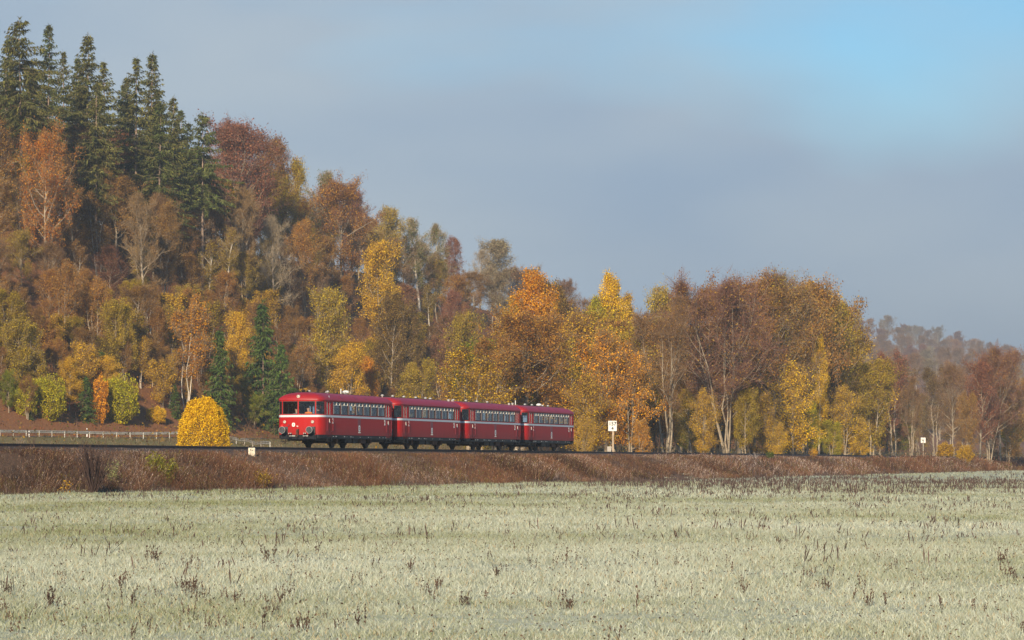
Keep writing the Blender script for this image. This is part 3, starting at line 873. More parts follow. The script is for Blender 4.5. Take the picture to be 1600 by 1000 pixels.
def blades(B, T, width, rng):
    """thin tapering blades from B to T as quads"""
    d = unit(T - B); s = unit(np.cross(d, rng.normal(size=d.shape))) * (np.asarray(width).reshape(-1, 1) if np.ndim(width) else width)
    V = np.stack([B - s, B + s, T + s * .25, T - s * .25], 1).reshape(-1, 3)
    return V, np.arange(len(B) * 4).reshape(-1, 4)
def crown_mesh(name, parts, rng, mats):
    V = []; F = []; MI = []; n = 0
    for (v, f, mi) in parts:
        V.append(v); F.append(f + n); n += len(v); MI.append(np.full(len(f), mi))
    V = np.concatenate(V); F = np.concatenate(F); MI = np.concatenate(MI)
    return np_mesh(name, V, F, mats, face_attr=rng.random(len(F)), mat_idx=MI)
PROTO = {}
def broadleaf(key, seed, h=18., stems=1, lean=.06, cb=.28, spread=5., nl=24, up=(.55, 1.15), leaves=9000, lsize=.2, twigs=6000, tlen=.8, droop=0., r0=.2, bark=None, sig=.38, leaf_low=0., lvl=6):
    rng = np.random.default_rng(seed); L = Limbs(); S = []; SD = []
    az0 = rng.uniform(0, 6.28)
    for s in range(stems):
        az = az0 + s * 6.283 / max(stems, 1) + rng.normal() * .3
        hs = h * (.93 if stems == 1 else rng.uniform(.78, .95))
        ln = lean * rng.uniform(.5, 1.4)
        t = np.linspace(0, 1, 10)
        base = np.array([math.cos(az), math.sin(az), 0]) * (.0 if stems == 1 else .28 * h / 18)
        P = base + np.stack([np.cos(az) * ln * hs * t ** 1.25, np.sin(az) * ln * hs * t ** 1.25, hs * t], -1)
        P[1:, :2] += np.cumsum(rng.normal(size=(9, 2)) * .012 * h, 0) * .7
        R = 1.2 * r0 * (h / 18) * (1 - .93 * t) * (1.0 if stems == 1 else .72); R[0] *= 1.35
        L.tube(P, R, 7)
        for i in range(max(4, nl // stems)):
            tt = cb + (1 - cb) * ((i + rng.random()) / max(4, nl // stems)) ** .9 * .97
            tp = (tt - cb) / (1 - cb)
            p = np.array([np.interp(tt, t, P[:, c]) for c in range(3)]); rr = np.interp(tt, t, R)
            a2 = i * 2.399 + rng.normal() * .35
            if stems > 1: a2 = az + rng.normal() * 1.0
            el = up[0] + (up[1] - up[0]) * tp + rng.normal() * .12
            Ln = spread * max(.2, math.sin(math.pi * (tp * .80 + .16))) * rng.uniform(.75, 1.15)
            d = np.array([math.cos(a2) * math.cos(el), math.sin(a2) * math.cos(el), math.sin(el)])
            Q = [p]
            for q in range(5):
                d = unit(d + rng.normal(size=3) * .13 + np.array([0, 0, .10 - droop * .16])); Q.append(Q[-1] + d * Ln / 5)
            Q = np.array(Q); r1 = max(.022, min(rr * .62, .02 + Ln * .012)); L.tube(Q, r1 * np.linspace(1, .2, 6), 4)
            for j in range(lvl):
                f = rng.uniform(.22, 1.0); q0 = np.array([np.interp(f, np.linspace(0, 1, 6), Q[:, c]) for c in range(3)])
                dd = unit(d + rng.normal(size=3) * .75 + np.array([0, 0, .18 - droop * .35])); l2 = Ln * .42 * (1.15 - .55 * f) * rng.uniform(.6, 1.2)
                q1 = q0 + dd * l2 * .5 + rng.normal(size=3) * .04; q2 = q1 + unit(dd + rng.normal(size=3) * .3 - np.array([0, 0, droop * .7])) * l2 * .5
                L.tube(np.array([q0, q1, q2]), [r1 * .4, r1 * .28, .008], 3)
                for g in (.25, .5, .75, 1.0):
                    S.append(q0 + (q1 - q0) * g); SD.append(dd); S.append(q1 + (q2 - q1) * g); SD.append(dd)
                for k in range(3):
                    d3 = unit(dd + rng.normal(size=3) * .8 - np.array([0, 0, droop * .6])); b0 = q1 if k < 2 else q2; l3 = l2 * rng.uniform(.35, .6)
                    e = b0 + d3 * l3
                    L.tube(np.array([b0, e]), [r1 * .22 + .004, .006], 3)
                    for g in (.4, .8, 1.05): S.append(b0 + d3 * l3 * g); SD.append(d3)
    S = np.array(S); SD = np.array(SD); parts = []
    if leaves:
        w = np.ones(len(S))
        if leaf_low: w = np.exp(-leaf_low * (S[:, 2] / h))
        idx = rng.choice(len(S), leaves, p=w / w.sum())
        C = S[idx] + rng.normal(size=(leaves, 3)) * sig
        if droop: C[:, 2] -= rng.exponential(.45 * droop, leaves)
        v, f = quads(rng, C, lsize); parts.append((v, f, 0))
    if twigs:
        idx = rng.choice(len(S), twigs)
        B = S[idx] + rng.normal(size=(twigs, 3)) * .16
        T = B + unit(SD[idx] + rng.normal(size=(twigs, 3)) * .55 + np.array([0, 0, .25 - droop])) * (tlen * rng.uniform(.5, 1.3, (twigs, 1)))
        v, f = blades(B, T, .013, rng); parts.append((v, f, 1))
    PROTO[key] = (L.mesh('trunk', bark or M_BARK), crown_mesh('crown', parts, rng, [M_LEAF, M_FINE]), h)
def spruce(key, seed, h=28., cb=.12, rad=4.2, gap=.62, nb=6, ragged=.25, dens=1.0, r0=.26):
    rng = np.random.default_rng(seed); L = Limbs()
    t = np.linspace(0, 1, 12); P = np.stack([rng.normal() * .1 * t, rng.normal() * .1 * t, h * t], -1)
    R = r0 * (h / 28) * (1 - .96 * t); L.tube(P, R, 8)
    B = []; T = []; Wd = []
    z = cb * h
    while z < h - .3:
        f = (z - cb * h) / (h - cb * h)
        for b in range(nb):
            if rng.random() < ragged * .5: continue
            az = rng.uniform(0, 6.283)
            ln = (rad * (1 - f) ** .84 * (0.6 + .4 * min(1, f / .15)) + .12) * rng.uniform(1 - ragged * 1.4, 1.22)
            el = -.32 + 1.05 * f ** 1.3 + rng.normal() * .10
            k = max(3, int(ln / .34)); u = np.linspace(0, 1, k + 1)
            dr = -.22 * ln * (u ** 1.6) + .20 * ln * np.maximum(0, u - .7)
            path = np.stack([np.cos(az) * ln * u * math.cos(el), np.sin(az) * ln * u * math.cos(el), z + ln * u * math.sin(el) + dr], -1)
            if ln > .9: L.tube(path[::max(1, k // 3)], np.linspace(.035, .008, len(path[::max(1, k // 3)])), 3)
            tang = np.array([np.cos(az), np.sin(az), -.15]); side = np.array([-np.sin(az), np.cos(az), 0])
            for q in range(1, k + 1):
                wloc = .34 + .66 * (1 - u[q]) * min(1, ln / 3)
                for s in range(int(round(4 * dens))):
                    sd = rng.choice([-1, 1]); p0 = path[q] + rng.normal(size=3) * .07
                    d = unit(tang * rng.uniform(.2, 1.0) + side * sd * rng.uniform(.2, 1.0) + np.array([0, 0, rng.uniform(-1.5, .05)]))
                    B.append(p0); T.append(p0 + d * wloc * rng.uniform(.7, 1.5)); Wd.append(rng.uniform(.04, .10))
        z += gap * rng.uniform(.7, 1.3) * (1 - .35 * f)
    # leader
    for q in range(26):
        p0 = np.array([0, 0, h - rng.uniform(0, 1.4)]); d = unit(np.array([rng.normal(), rng.normal(), rng.uniform(.2, 1.4)])); B.append(p0); T.append(p0 + d * rng.uniform(.25, .6)); Wd.append(.04)
    # a few dead stubs on the bare stem
    for q in range(int(18 * cb * 3)):
        zz = rng.uniform(.25 * cb, cb) * h; az = rng.uniform(0, 6.283); ln = rng.uniform(.4, 1.6)
        L.tube(np.array([[0, 0, zz], [math.cos(az) * ln, math.sin(az) * ln, zz - .25 * ln]]), [.03, .008], 3)
    B = np.array(B); T = np.array(T)
    v, f = blades(B, T, np.array(Wd), rng)
    PROTO[key] = (L.mesh('trunk', M_SPRUCEBARK), crown_mesh('crown', [(v, f, 0)], rng, [M_NEEDLE, M_FINE]), h)
def bush(key, seed, h=4., rx=2.2, leaves=6500, lsize=.11, shell=.55, stems=9, twigs=900, lump=.22, zc=.52, sq=2.2):
    rng = np.random.default_rng(seed); L = Limbs()
    for s in range(stems):
        az = rng.uniform(0, 6.28); r = rx * rng.uniform(.2, .75)
        P = np.array([[0.1 * math.cos(az), .1 * math.sin(az), 0], [r * .4 * math.cos(az), r * .4 * math.sin(az), h * .4], [r * math.cos(az), r * math.sin(az), h * rng.uniform(.6, .85)]])
        L.tube(P, [.045, .03, .01], 4)
    d = unit(rng.normal(size=(leaves, 3)))
    lum = 1 - lump + lump * 2 * vnoise(d[:, 0] * 3 + 9, d[:, 1] * 3 + d[:, 2] * 4 + 5, 1.0, seed)
    rad = np.maximum(rng.random(leaves) ** (1 / 3.), 0) * (1 - shell) + shell
    rad = rad * lum
    C = d * rad[:, None] * np.array([rx, rx, h * (1 - zc)]); C[:, 2] += h * zc
    low = C[:, 2] < h * zc
    C[low, 2] = h * zc + (C[low, 2] - h * zc) * (zc / (1 - zc)) * .98
    C[:, 2] = np.maximum(C[:, 2], .04)
    if key == 'dome':
        u = rng.random(leaves) ** .85; cap = rng.random(leaves) < .34; az = rng.uniform(0, 6.283, leaves)
        rr = np.where(cap, np.sqrt(rng.random(leaves)), np.sqrt(1 - u ** 2.25)); zz = np.where(cap, (1 - rr ** 2) ** (1 / 2.25), u)
        bump = 1 + .20 * (vnoise(np.cos(az) * 3 + 7, np.sin(az) * 3 + zz * 5 + 3, 1.0, 5) - .5) + .16 * (vnoise(np.cos(az) * 8 + 9, np.sin(az) * 8 + zz * 12, 1.0, 6) - .5)
        dep = 1 - .22 * rng.random(leaves) ** 2; dep = np.where(rng.random(leaves) < .05, dep + rng.uniform(0, .09, leaves), dep) * bump
        C = np.stack([np.cos(az) * rr * rx * dep * (1 - .12 * np.exp(-zz * 6)), np.sin(az) * rr * rx * dep * (1 - .12 * np.exp(-zz * 6)), np.maximum(.03, zz * h * (.5 + .5 * dep))], -1)
    v, f = quads(rng, C, lsize); parts = [(v, f, 0)]
    if twigs:
        dd = unit(rng.normal(size=(twigs, 3)) + np.array([0, 0, .6])); B0 = dd * np.array([rx, rx, h * .5]) * .5 + np.array([0, 0, h * zc]); B0[:, 2] = np.maximum(B0[:, 2], .1)
        v, f = blades(B0, B0 + dd * np.array([rx, rx, h * .5]) * .55, .012, rng); parts.append((v, f, 1))
    PROTO[key] = (L.mesh('stem', M_BARK), crown_mesh('foliage', parts, rng, [M_LEAF, M_FINE]), h)

broadleaf('leafy1', 11, spread=6.0, cb=.16, nl=30, leaves=24000, lsize=.115, twigs=4000, up=(.4, 1.1))
broadleaf('leafy2', 12, spread=5.2, cb=.14, nl=32, leaves=22000, lsize=.11, twigs=4000, stems=2, lean=.07, up=(.4, 1.1))
broadleaf('leafy3', 13, spread=6.6, cb=.12, nl=32, leaves=25000, lsize=.12, twigs=3500, up=(.25, 1.1))
broadleaf('brown1', 21, spread=6.0, cb=.18, nl=32, leaves=17000, lsize=.095, twigs=8500, tlen=.65, up=(.4, 1.1))
broadleaf('brown2', 22, spread=5.2, cb=.16, nl=34, leaves=15000, lsize=.095, twigs=9000, tlen=.65, stems=3, lean=.10, up=(.6, 1.2))
broadleaf('brown3', 23, spread=6.4, leaves=17000, lsize=.09, twigs=9000, tlen=.65, cb=.28, nl=30, up=(.4, 1.1))
broadleaf('bare1', 31, spread=6.4, stems=5, lean=.13, cb=.26, nl=60, leaves=7000, lsize=.08, twigs=20000, tlen=.85, up=(.5, 1.2), r0=.115)
broadleaf('bare2', 32, spread=6.6, stems=1, cb=.24, nl=36, leaves=7000, lsize=.085, twigs=15000, tlen=.8, up=(.5, 1.15), r0=.2)
broadleaf('bare3', 33, spread=5.0, stems=4, lean=.17, cb=.28, nl=44, leaves=4000, lsize=.085, twigs=14000, tlen=.75, up=(.7, 1.25), r0=.2)
broadleaf('skeletal', 34, spread=5.2, stems=1, cb=.2, nl=30, leaves=800, lsize=.08, twigs=8000, tlen=.8, up=(.6, 1.2), r0=.24)
broadleaf('birch1', 41, h=20, spread=5.0, cb=.16, nl=38, leaves=26000, lsize=.09, twigs=3500, droop=.5, up=(.55, 1.2), bark=M_BIRCH, sig=.34)
broadleaf('birch2', 42, h=20, spread=4.8, cb=.12, nl=36, leaves=24000, lsize=.09, twigs=3000, droop=.5, up=(.6, 1.25), bark=M_BIRCH, sig=.34)
broadleaf('maple1', 51, h=14, spread=5.4, stems=3, lean=.14, cb=.10, nl=40, leaves=10000, lsize=.11, twigs=9000, up=(.3, 1.15), sig=.4, leaf_low=1.0)
broadleaf('maple2', 52, h=16, spread=6.0, stems=2, lean=.10, cb=.08, nl=40, leaves=12500, lsize=.11, twigs=9000, up=(.25, 1.1), sig=.4, leaf_low=1.4)
broadleaf('sapling1', 61, h=9, spread=2.2, stems=3, lean=.12, cb=.2, nl=26, leaves=4200, lsize=.09, twigs=4500, tlen=.5, r0=.085, bark=M_BIRCH, sig=.28, lvl=4)
broadleaf('sapling2', 62, h=9, spread=3.0, stems=4, lean=.15, cb=.12, nl=30, leaves=7500, lsize=.09, twigs=4500, tlen=.5, r0=.08, sig=.3, lvl=4)
broadleaf('slim1', 63, h=16, spread=3.2, stems=3, lean=.08, cb=.3, nl=34, leaves=6500, lsize=.095, twigs=6500, tlen=.6, r0=.11, bark=M_BIRCH, sig=.35, up=(.6, 1.2))
broadleaf('ivy1', 71, h=19, spread=3.8, cb=.36, nl=24, leaves=7000, lsize=.10, twigs=7000, bark=M_BIRCH, sig=.35, leaf_low=2.2, r0=.26, up=(.6, 1.2))
spruce('spruce1', 81, rad=6.0, cb=.08, ragged=.46, gap=.68, nb=7, dens=1.6)
spruce('spruce2', 82, rad=5.8, cb=.14, ragged=.5, gap=.72, nb=6, dens=1.6)
spruce('spruce3', 83, rad=6.6, cb=.50, ragged=.46, gap=.66, nb=7, dens=1.6)
spruce('spruce4', 84, rad=5.6, cb=.26, ragged=.5, nb=6, gap=.62, dens=1.5)
spruce('young1', 85, h=11, rad=2.2, cb=.03, gap=.40, nb=7, ragged=.42, dens=1.3, r0=.2)
spruce('young2', 86, h=11, rad=3.0, cb=.03, gap=.42, nb=7, ragged=.42, dens=1.3, r0=.2)
bush('bush1', 91, leaves=13000, lsize=.075, lump=.28)
bush('bush2', 92, h=4, rx=1.9, leaves=12000, lsize=.075, lump=.4)
bush('bush3', 93, h=4, rx=1.2, leaves=7000, lsize=.08, lump=.45)
bush('dome', 94, h=4.4, rx=2.2, leaves=34000, lsize=.052, shell=.8, lump=.12, zc=.33, twigs=600)

# colours of leaves (linear albedo)
CO = dict(
    rust=((.26, .108, .028), (.37, .18, .026)), brown=((.21, .105, .030), (.30, .16, .03)), darkbrown=((.13, .078, .024), (.22, .135, .028)),
    purple=((.19, .080, .050), (.26, .10, .05)), olive=((.24, .175, .022), (.38, .25, .02)), gold=((.42, .24, .02), (.54, .32, .018)),
    yellow=((.56, .33, .012), (.68, .42, .012)), orange=((.47, .18, .015), (.60, .27, .015)), redorange=((.29, .088, .018), (.42, .17, .022)),
    green=((.11, .15, .014), (.25, .24, .016)), yellowgreen=((.29, .27, .016), (.44, .35, .016)), grey=((.24, .19, .11), (.30, .24, .13)),
    spruce=((.055, .068, .020), (.10, .10, .028)), sprucedull=((.075, .080, .025), (.135, .118, .034)), youngspruce=((.042, .075, .018), (.08, .105, .022)),
    ivy=((.08, .115, .018), (.25, .19, .05)))
TW = dict(brown=(.19, .11, .055), purple=(.19, .095, .065), grey=(.32, .25, .16), tan=(.27, .175, .08), dark=(.12, .072, .038))
trng = random.Random(7)
NT = [0]
def plant(px, n, top, kind, colour, label, name='broadleaf_tree', cat='tree', wide=1.0, twig='brown', group=None, h=None, rot=None):
    x, y = hill_point(px, n)
    z = gz(x, y) - .12
    H = (CZ + (724 - top) / FPX * y - z) if h is None else h
    tk, cr, h0 = PROTO[kind]
    s = H / h0
    if not (1.0 < H < 42): print('HEIGHT?', px, n, top, kind, round(H, 1))
    r = empty(name, (x, y, z), trng.uniform(0, 6.28) if rot is None else rot)
    r.scale = (s * wide, s * wide, s)
    tilt = .015 if 'spruce' in kind or 'young' in kind else .05
    r.rotation_euler[0] = trng.uniform(-tilt, tilt); r.rotation_euler[1] = trng.uniform(-tilt, tilt)
    t = link(bpy.data.objects.new(tk.name.split('.')[0], tk), r)
    c = link(bpy.data.objects.new(cr.name.split('.')[0], cr), r)
    a, b = CO[colour]
    j = trng.uniform(1.05, 1.38)
    c.color = (a[0] * j, a[1] * j, a[2] * j, 1)
    c['second_tint'] = [b[0] * j, b[1] * j, b[2] * j]
    c['twig_tint'] = list(TW[twig])
    tag(r, label, cat, group)
    NT[0] += 1
    return r

# ------------------------------------------------------------------ trees that can be told apart
fr0 = random.Random(4)
G1 = 'tall spruces on the hilltop'
for a in [
    (-22, 138, 70, 'spruce1', 'spruce', 'dark spruce cut by the left picture edge on the hilltop', 1.0),
    (8, 134, 62, 'spruce2', 'spruce', 'dark spruce at the left picture edge beside the tallest spruce', 1.0),
    (36, 127, 28, 'spruce3', 'sprucedull', 'tallest spruce on the hilltop, with a long bare pale trunk', .95),
    (72, 146, 38, 'spruce4', 'spruce', 'thin-topped spruce just behind the tallest one', .85),
    (102, 142, 80, 'spruce2', 'sprucedull', 'reddish-topped spruce between two taller spruces', .9),
    (133, 128, 52, 'spruce1', 'sprucedull', 'broad leaning-topped spruce behind the orange beech', 1.05),
    (165, 138, 96, 'spruce2', 'sprucedull', 'lower spruce on the shoulder of the broad leaning-topped spruce', .95),
    (212, 128, 90, 'spruce2', 'sprucedull', 'tall narrow spruce, nearer one of the twin pair', .9),
    (234, 132, 82, 'spruce1', 'sprucedull', 'tall feathery spruce, taller one of the twin pair', .85),
    (270, 126, 150, 'spruce1', 'sprucedull', 'spruce stepping down beside the twin pair on the hilltop', .9),
    (297, 134, 192, 'spruce2', 'sprucedull', 'short-topped spruce between the twin pair and the last spruce', .95),
    (316, 119, 176, 'spruce3', 'spruce', 'last spruce of the row, standing on a straight bare trunk', .95),
    (52, 138, 110, 'spruce1', 'sprucedull', 'lower spruce between the tallest and the thin-topped one', 1.0),
    (118, 150, 88, 'spruce1', 'spruce', 'spruce behind the broad leaning-topped one', 1.0),
    (150, 124, 128, 'spruce4', 'sprucedull', 'shorter spruce right in front of the broad leaning-topped one', 1.0),
    (196, 136, 122, 'spruce2', 'sprucedull', 'spruce leaning against the nearer twin', .9),
    (284, 130, 172, 'spruce4', 'spruce', 'ragged spruce just before the last spruce', .9),
    (246, 122, 160, 'spruce4', 'spruce', 'ragged spruce in front of the taller twin', .9),
    (18, 150, 92, 'spruce1', 'spruce', 'spruce filling the gap behind the tallest spruce', 1.0),
    (190, 146, 130, 'spruce1', 'spruce', 'spruce half hidden behind the tall narrow twin', 1.0),
    (250, 142, 140, 'spruce2', 'spruce', 'spruce half hidden behind the taller feathery twin', 1.0)]:
    plant(a[0], a[1], a[2], a[3], a[4], a[5], 'spruce_tree', 'spruce', a[6] * fr0.uniform(1.12, 1.4), 'dark', G1)

for a in [
    # hilltop broadleaves, from the spruces down to the right
    (78, 116, 208, 'brown3', 'redorange', 'glowing orange beech in front of the tallest spruces', .66, 'tan'),
    (352, 131, 190, 'brown1', 'purple', 'purple-red tree right beside the last spruce', .85, 'purple'),
    (386, 122, 196, 'brown3', 'purple', 'wide purplish-brown tree with forked pale trunk on the skyline', 1.0, 'purple'),
    (424, 130, 214, 'brown1', 'brown', 'rounded brown tree on the skyline below the purplish ones', .9, 'purple'),
    (456, 128, 232, 'leafy2', 'olive', 'yellow-green sparse treetop on the skyline', .65, 'grey'),
    (490, 124, 262, 'ivy1', 'ivy', 'ivy-clad slim tree with reddish bare trunk on the skyline', .9, 'grey'),
    (532, 119, 284, 'brown3', 'rust', 'spreading rust-red tree with several pale limbs on the skyline', 1.0, 'purple'),
    (562, 130, 300, 'brown1', 'purple', 'small purplish tree peeping over the spreading rust-red one', .85, 'purple'),
    (606, 124, 325, 'brown1', 'olive', 'thin olive tree above the bright yellow maple', .9, 'grey'),
    (592, 109, 378, 'leafy1', 'gold', 'bright yellow maple halfway up the slope', .75, 'tan'),
    (657, 120, 334, 'ivy1', 'ivy', 'bare tall tree with ivy and a straight pale trunk', .8, 'grey'),
    (688, 121, 346, 'ivy1', 'ivy', 'bare tall tree with ivy and a leaning pale trunk', .8, 'grey'),
    (708, 132, 368, 'brown2', 'purple', 'wine-red tree beside the two ivy-clad bare trees', .9, 'purple'),
    (750, 140, 389, 'skeletal', 'grey', 'pale bare skeleton tree alone against the sky', 1.0, 'grey'),
    (228, 113, 300, 'skeletal', 'brown', 'leafless tree with crooked pale limbs under the twin spruces', .8, 'tan'),
    (258, 116, 316, 'brown1', 'brown', 'brown tree beside the crooked leafless one', .7, 'tan'),
    (432, 114, 336, 'skeletal', 'brown', 'leafless forked tree below the rounded brown skyline tree', .9, 'grey'),
    (378, 116, 300, 'bare2', 'brown', 'slender bare tree below the wide purplish tree', .6, 'tan'),
    (478, 116, 345, 'brown1', 'rust', 'rust tree under the ivy-clad slim tree', .7, 'tan'),
    # the middle of the slope
    (45, 98, 486, 'leafy2', 'olive', 'olive-yellow tree with many pale stems above the road', 1.0, 'grey'),
    (96, 106, 405, 'brown2', 'rust', 'reddish-brown tree below the orange beech', 1.0, 'tan'),
    (150, 104, 432, 'brown2', 'rust', 'twiggy russet tree in the middle of the slope', 1.0, 'tan'),
    (192, 101, 455, 'leafy2', 'olive', 'dull gold tree over the twiggy brown saplings', .8, 'tan'),
    (292, 97, 448, 'slim1', 'orange', 'tall thin tree with pale stems and scattered orange leaves', 1.0, 'tan'),
    (345, 94, 512, 'young1', 'youngspruce', 'slim dark green young spruce left of the bigger young spruce', .95, 'dark'),
    (366, 99, 488, 'leafy1', 'gold', 'small golden tree between the two young spruces', .62, 'tan'),
    (411, 95, 470, 'young1', 'youngspruce', 'tall dark green young spruce behind the train cab', .95, 'dark'),
    (440, 92, 535, 'young2', 'youngspruce', 'wide-skirted green spruce just left of the train roof', .9, 'dark'),
    (507, 98, 450, 'leafy1', 'olive', 'large olive-gold tree above the leading railcar', .8, 'grey'),
    (545, 94, 520, 'leafy2', 'gold', 'golden-brown tree above the joint of first two railcars', .8, 'tan'),
    (575, 94, 560, 'leafy3', 'orange', 'low orange-gold tree over the joint of first and second railcar', .7, 'tan'),
    (470, 98, 520, 'slim1', 'rust', 'cluster-stemmed rust sapling above the leading railcar roof', 1.1, 'tan'),
    (612, 98, 462, 'leafy3', 'darkbrown', 'large dark brown tree above the second railcar', .75, 'dark'),
    (640, 104, 480, 'leafy1', 'darkbrown', 'dark brown tree below the two ivy-clad trees', .75, 'dark'),
    (650, 84, 548, 'leafy2', 'olive', 'olive-brown tree rising behind the second railcar', .9, 'tan'),
    (690, 96, 520, 'brown2', 'purple', 'dark red tree with pale crossing limbs behind the third railcar', 1.0, 'tan'),
    (706, 108, 455, 'brown1', 'purple', 'plum-brown tree under the wine-red tree', .8, 'purple'),
    (728, 92, 490, 'leafy1', 'olive', 'mossy olive tree left of the tall orange birch', .7, 'tan'),
    # trees in the valley bottom behind and beside the train
    (760, 62, 545, 'young2', 'spruce', 'dark shaded conifer left of the tall orange birch', 1.25, 'dark'),
    (806, 48, 515, 'birch2', 'olive', 'olive-gold birch below the tall orange birch', 1.15, 'tan'),
    (770, 40, 585, 'leafy3', 'olive', 'low olive tree just above the third railcar', .9, 'tan'),
    (836, 38, 407, 'birch1', 'orange', 'tall orange birch with white trunk behind the last railcar', .92, 'tan'),
    (800, 52, 448, 'birch2', 'gold', 'orange-brown birch at the left shoulder of the tall one', .8, 'tan'),
    (874, 60, 440, 'leafy1', 'darkbrown', 'dark brown tree behind the tall orange birch', .6, 'dark'),
    (870, 45, 455, 'birch2', 'gold', 'golden birch at the right shoulder of the tall orange one', .7, 'tan'),
    (956, 48, 413, 'birch1', 'yellow', 'tall golden-yellow birch, brightest of the trees by the track', .62, 'tan'),
    (925, 52, 455, 'birch2', 'yellowgreen', 'yellow-green birch at the left of the golden-yellow one', .75, 'tan'),
    (990, 50, 448, 'birch2', 'gold', 'gold birch at the right of the golden-yellow one', .75, 'tan'),
    (930, 18, 512, 'maple1', 'orange', 'spreading orange maple beside the last railcar', .85, 'tan'),
    (985, 15, 540, 'maple2', 'orange', 'orange-leaved maple behind the white kilometre board', .75, 'tan'),
    (900, 30, 560, 'leafy2', 'darkbrown', 'dark brown tree directly over the rear of the train', .8, 'dark'),
    (1042, 15, 462, 'bare3', 'brown', 'bare pale-stemmed tree between the orange maple and the great bare tree', .8, 'brown'),
    (1012, 32, 500, 'brown1', 'darkbrown', 'dark twiggy tree behind the bare pale-stemmed one', .8, 'dark'),
    (1035, 56, 450, 'leafy1', 'olive', 'green-brown treetop peeping behind the bare pale-stemmed tree', .55, 'grey'),
    (1085, 28, 505, 'brown3', 'darkbrown', 'dark brown tree in the gap left of the great bare tree', .9, 'dark'),
    (1136, 13, 438, 'bare1', 'brown', 'great bare tree with a fan of pale stems', 1.1, 'purple'),
    (1176, 20, 452, 'brown3', 'purple', 'purplish crown merging into the great bare tree', .9, 'purple'),
    (1108, 18, 452, 'brown3', 'brown', 'full brown crown at the left shoulder of the great bare tree', .95, 'purple'),
    (1156, 16, 442, 'brown3', 'rust', 'full russet crown in the middle of the dome of trees', .95, 'purple'),
    (1196, 17, 440, 'brown3', 'brown', 'full brown crown left of the tall forked bare tree', .95, 'tan'),
    (1242, 19, 440, 'leafy1', 'brown', 'leafy brown crown behind the tall forked bare tree', .8, 'tan'),
    (1286, 19, 456, 'leafy1', 'olive', 'leafy olive crown above the narrow bright yellow tree', .8, 'tan'),
    (1318, 18, 478, 'leafy3', 'brown', 'leafy brown crown at the right shoulder of the dome of trees', .75, 'tan'),
    (1165, 10.5, 600, 'leafy3', 'olive', 'low olive tree right behind the great bare stems', .7, 'tan'),
    (1098, 12, 610, 'maple2', 'gold', 'low gold-leaved tree left of the great bare stems', .8, 'tan'),
    (1222, 15, 436, 'bare2', 'olive', 'tall bare tree with pale forked trunk among yellow leaves', .95, 'brown'),
    (1262, 18, 448, 'brown3', 'rust', 'brown domed tree with a few orange leaves at top', .85, 'tan'),
    (1240, 11, 570, 'maple2', 'yellow', 'yellow-leaved maple at the foot of the tall bare tree', 1.0, 'tan'),
    (1280, 12.5, 515, 'birch2', 'yellow', 'narrow bright yellow tree in the middle of the brown clump', .40, 'tan'),
    (1304, 17, 470, 'brown1', 'olive', 'brown twiggy tree right of the narrow yellow one', .85, 'tan'),
    (1336, 16, 492, 'leafy1', 'gold', 'golden-brown tree sloping down at the right of the clump', .8, 'tan'),
    (1362, 13, 545, 'leafy2', 'olive', 'yellow-olive tree forming the right end of the clump', .85, 'tan'),
    (1320, 9.5, 605, 'maple2', 'yellow', 'yellow low tree at the foot of the clump', .9, 'tan'),
    (1195, 10.5, 610, 'maple1', 'gold', 'golden low maple beside the trunks of the great bare tree', .8, 'tan'),
    (1075, 22, 600, 'leafy2', 'green', 'dark green low tree left of the great bare trunks', .8, 'dark'),
    (1270, 10, 628, 'leafy3', 'yellowgreen', 'mustard undergrowth tree between yellow maple and clump end', .55, 'tan'),
    (1396, 20, 545, 'brown2', 'purple', 'wine-brown twiggy tree right of the clump end', .8, 'purple'),
    (1424, 15, 590, 'bare3', 'brown', 'bare tree left of the small square sign', .8, 'brown'),
    (1460, 28, 570, 'brown2', 'darkbrown', 'dark twiggy tree shading the small square sign', .9, 'dark'),
    (1490, 15, 575, 'bare2', 'brown', 'bare tree with upswept pale limbs right of the small sign', .8, 'brown'),
    (1545, -4.6, 545, 'bare1', 'brown', 'domed bare tree in front of the line at far right', .95, 'purple'),
    (1562, -4.2, 556, 'brown3', 'rust', 'russet domed crown overlapping the bare tree at far right', .9, 'purple'),
    (1530, -3.8, 566, 'brown1', 'purple', 'dark plum crown behind the domed bare tree at far right', .85, 'purple'),
    (1512, -4.2, 610, 'brown2', 'brown', 'leaning pale-stemmed tree at the left of the domed bare tree', .8, 'tan'),
    (1575, -5, 600, 'maple1', 'brown', 'brown tree with orange leaves at the right of the domed one', .9, 'tan'),
    (1604, -4.5, 590, 'brown3', 'brown', 'brown tree cut by the right picture edge', .8, 'tan'),
    (1585, -3.5, 655, 'sapling2', 'green', 'olive low tree at the right picture edge', 1.2, 'tan'),
]:
    plant(a[0], a[1], a[2], a[3], a[4], a[5], 'broadleaf_tree', 'tree', a[6], a[7])

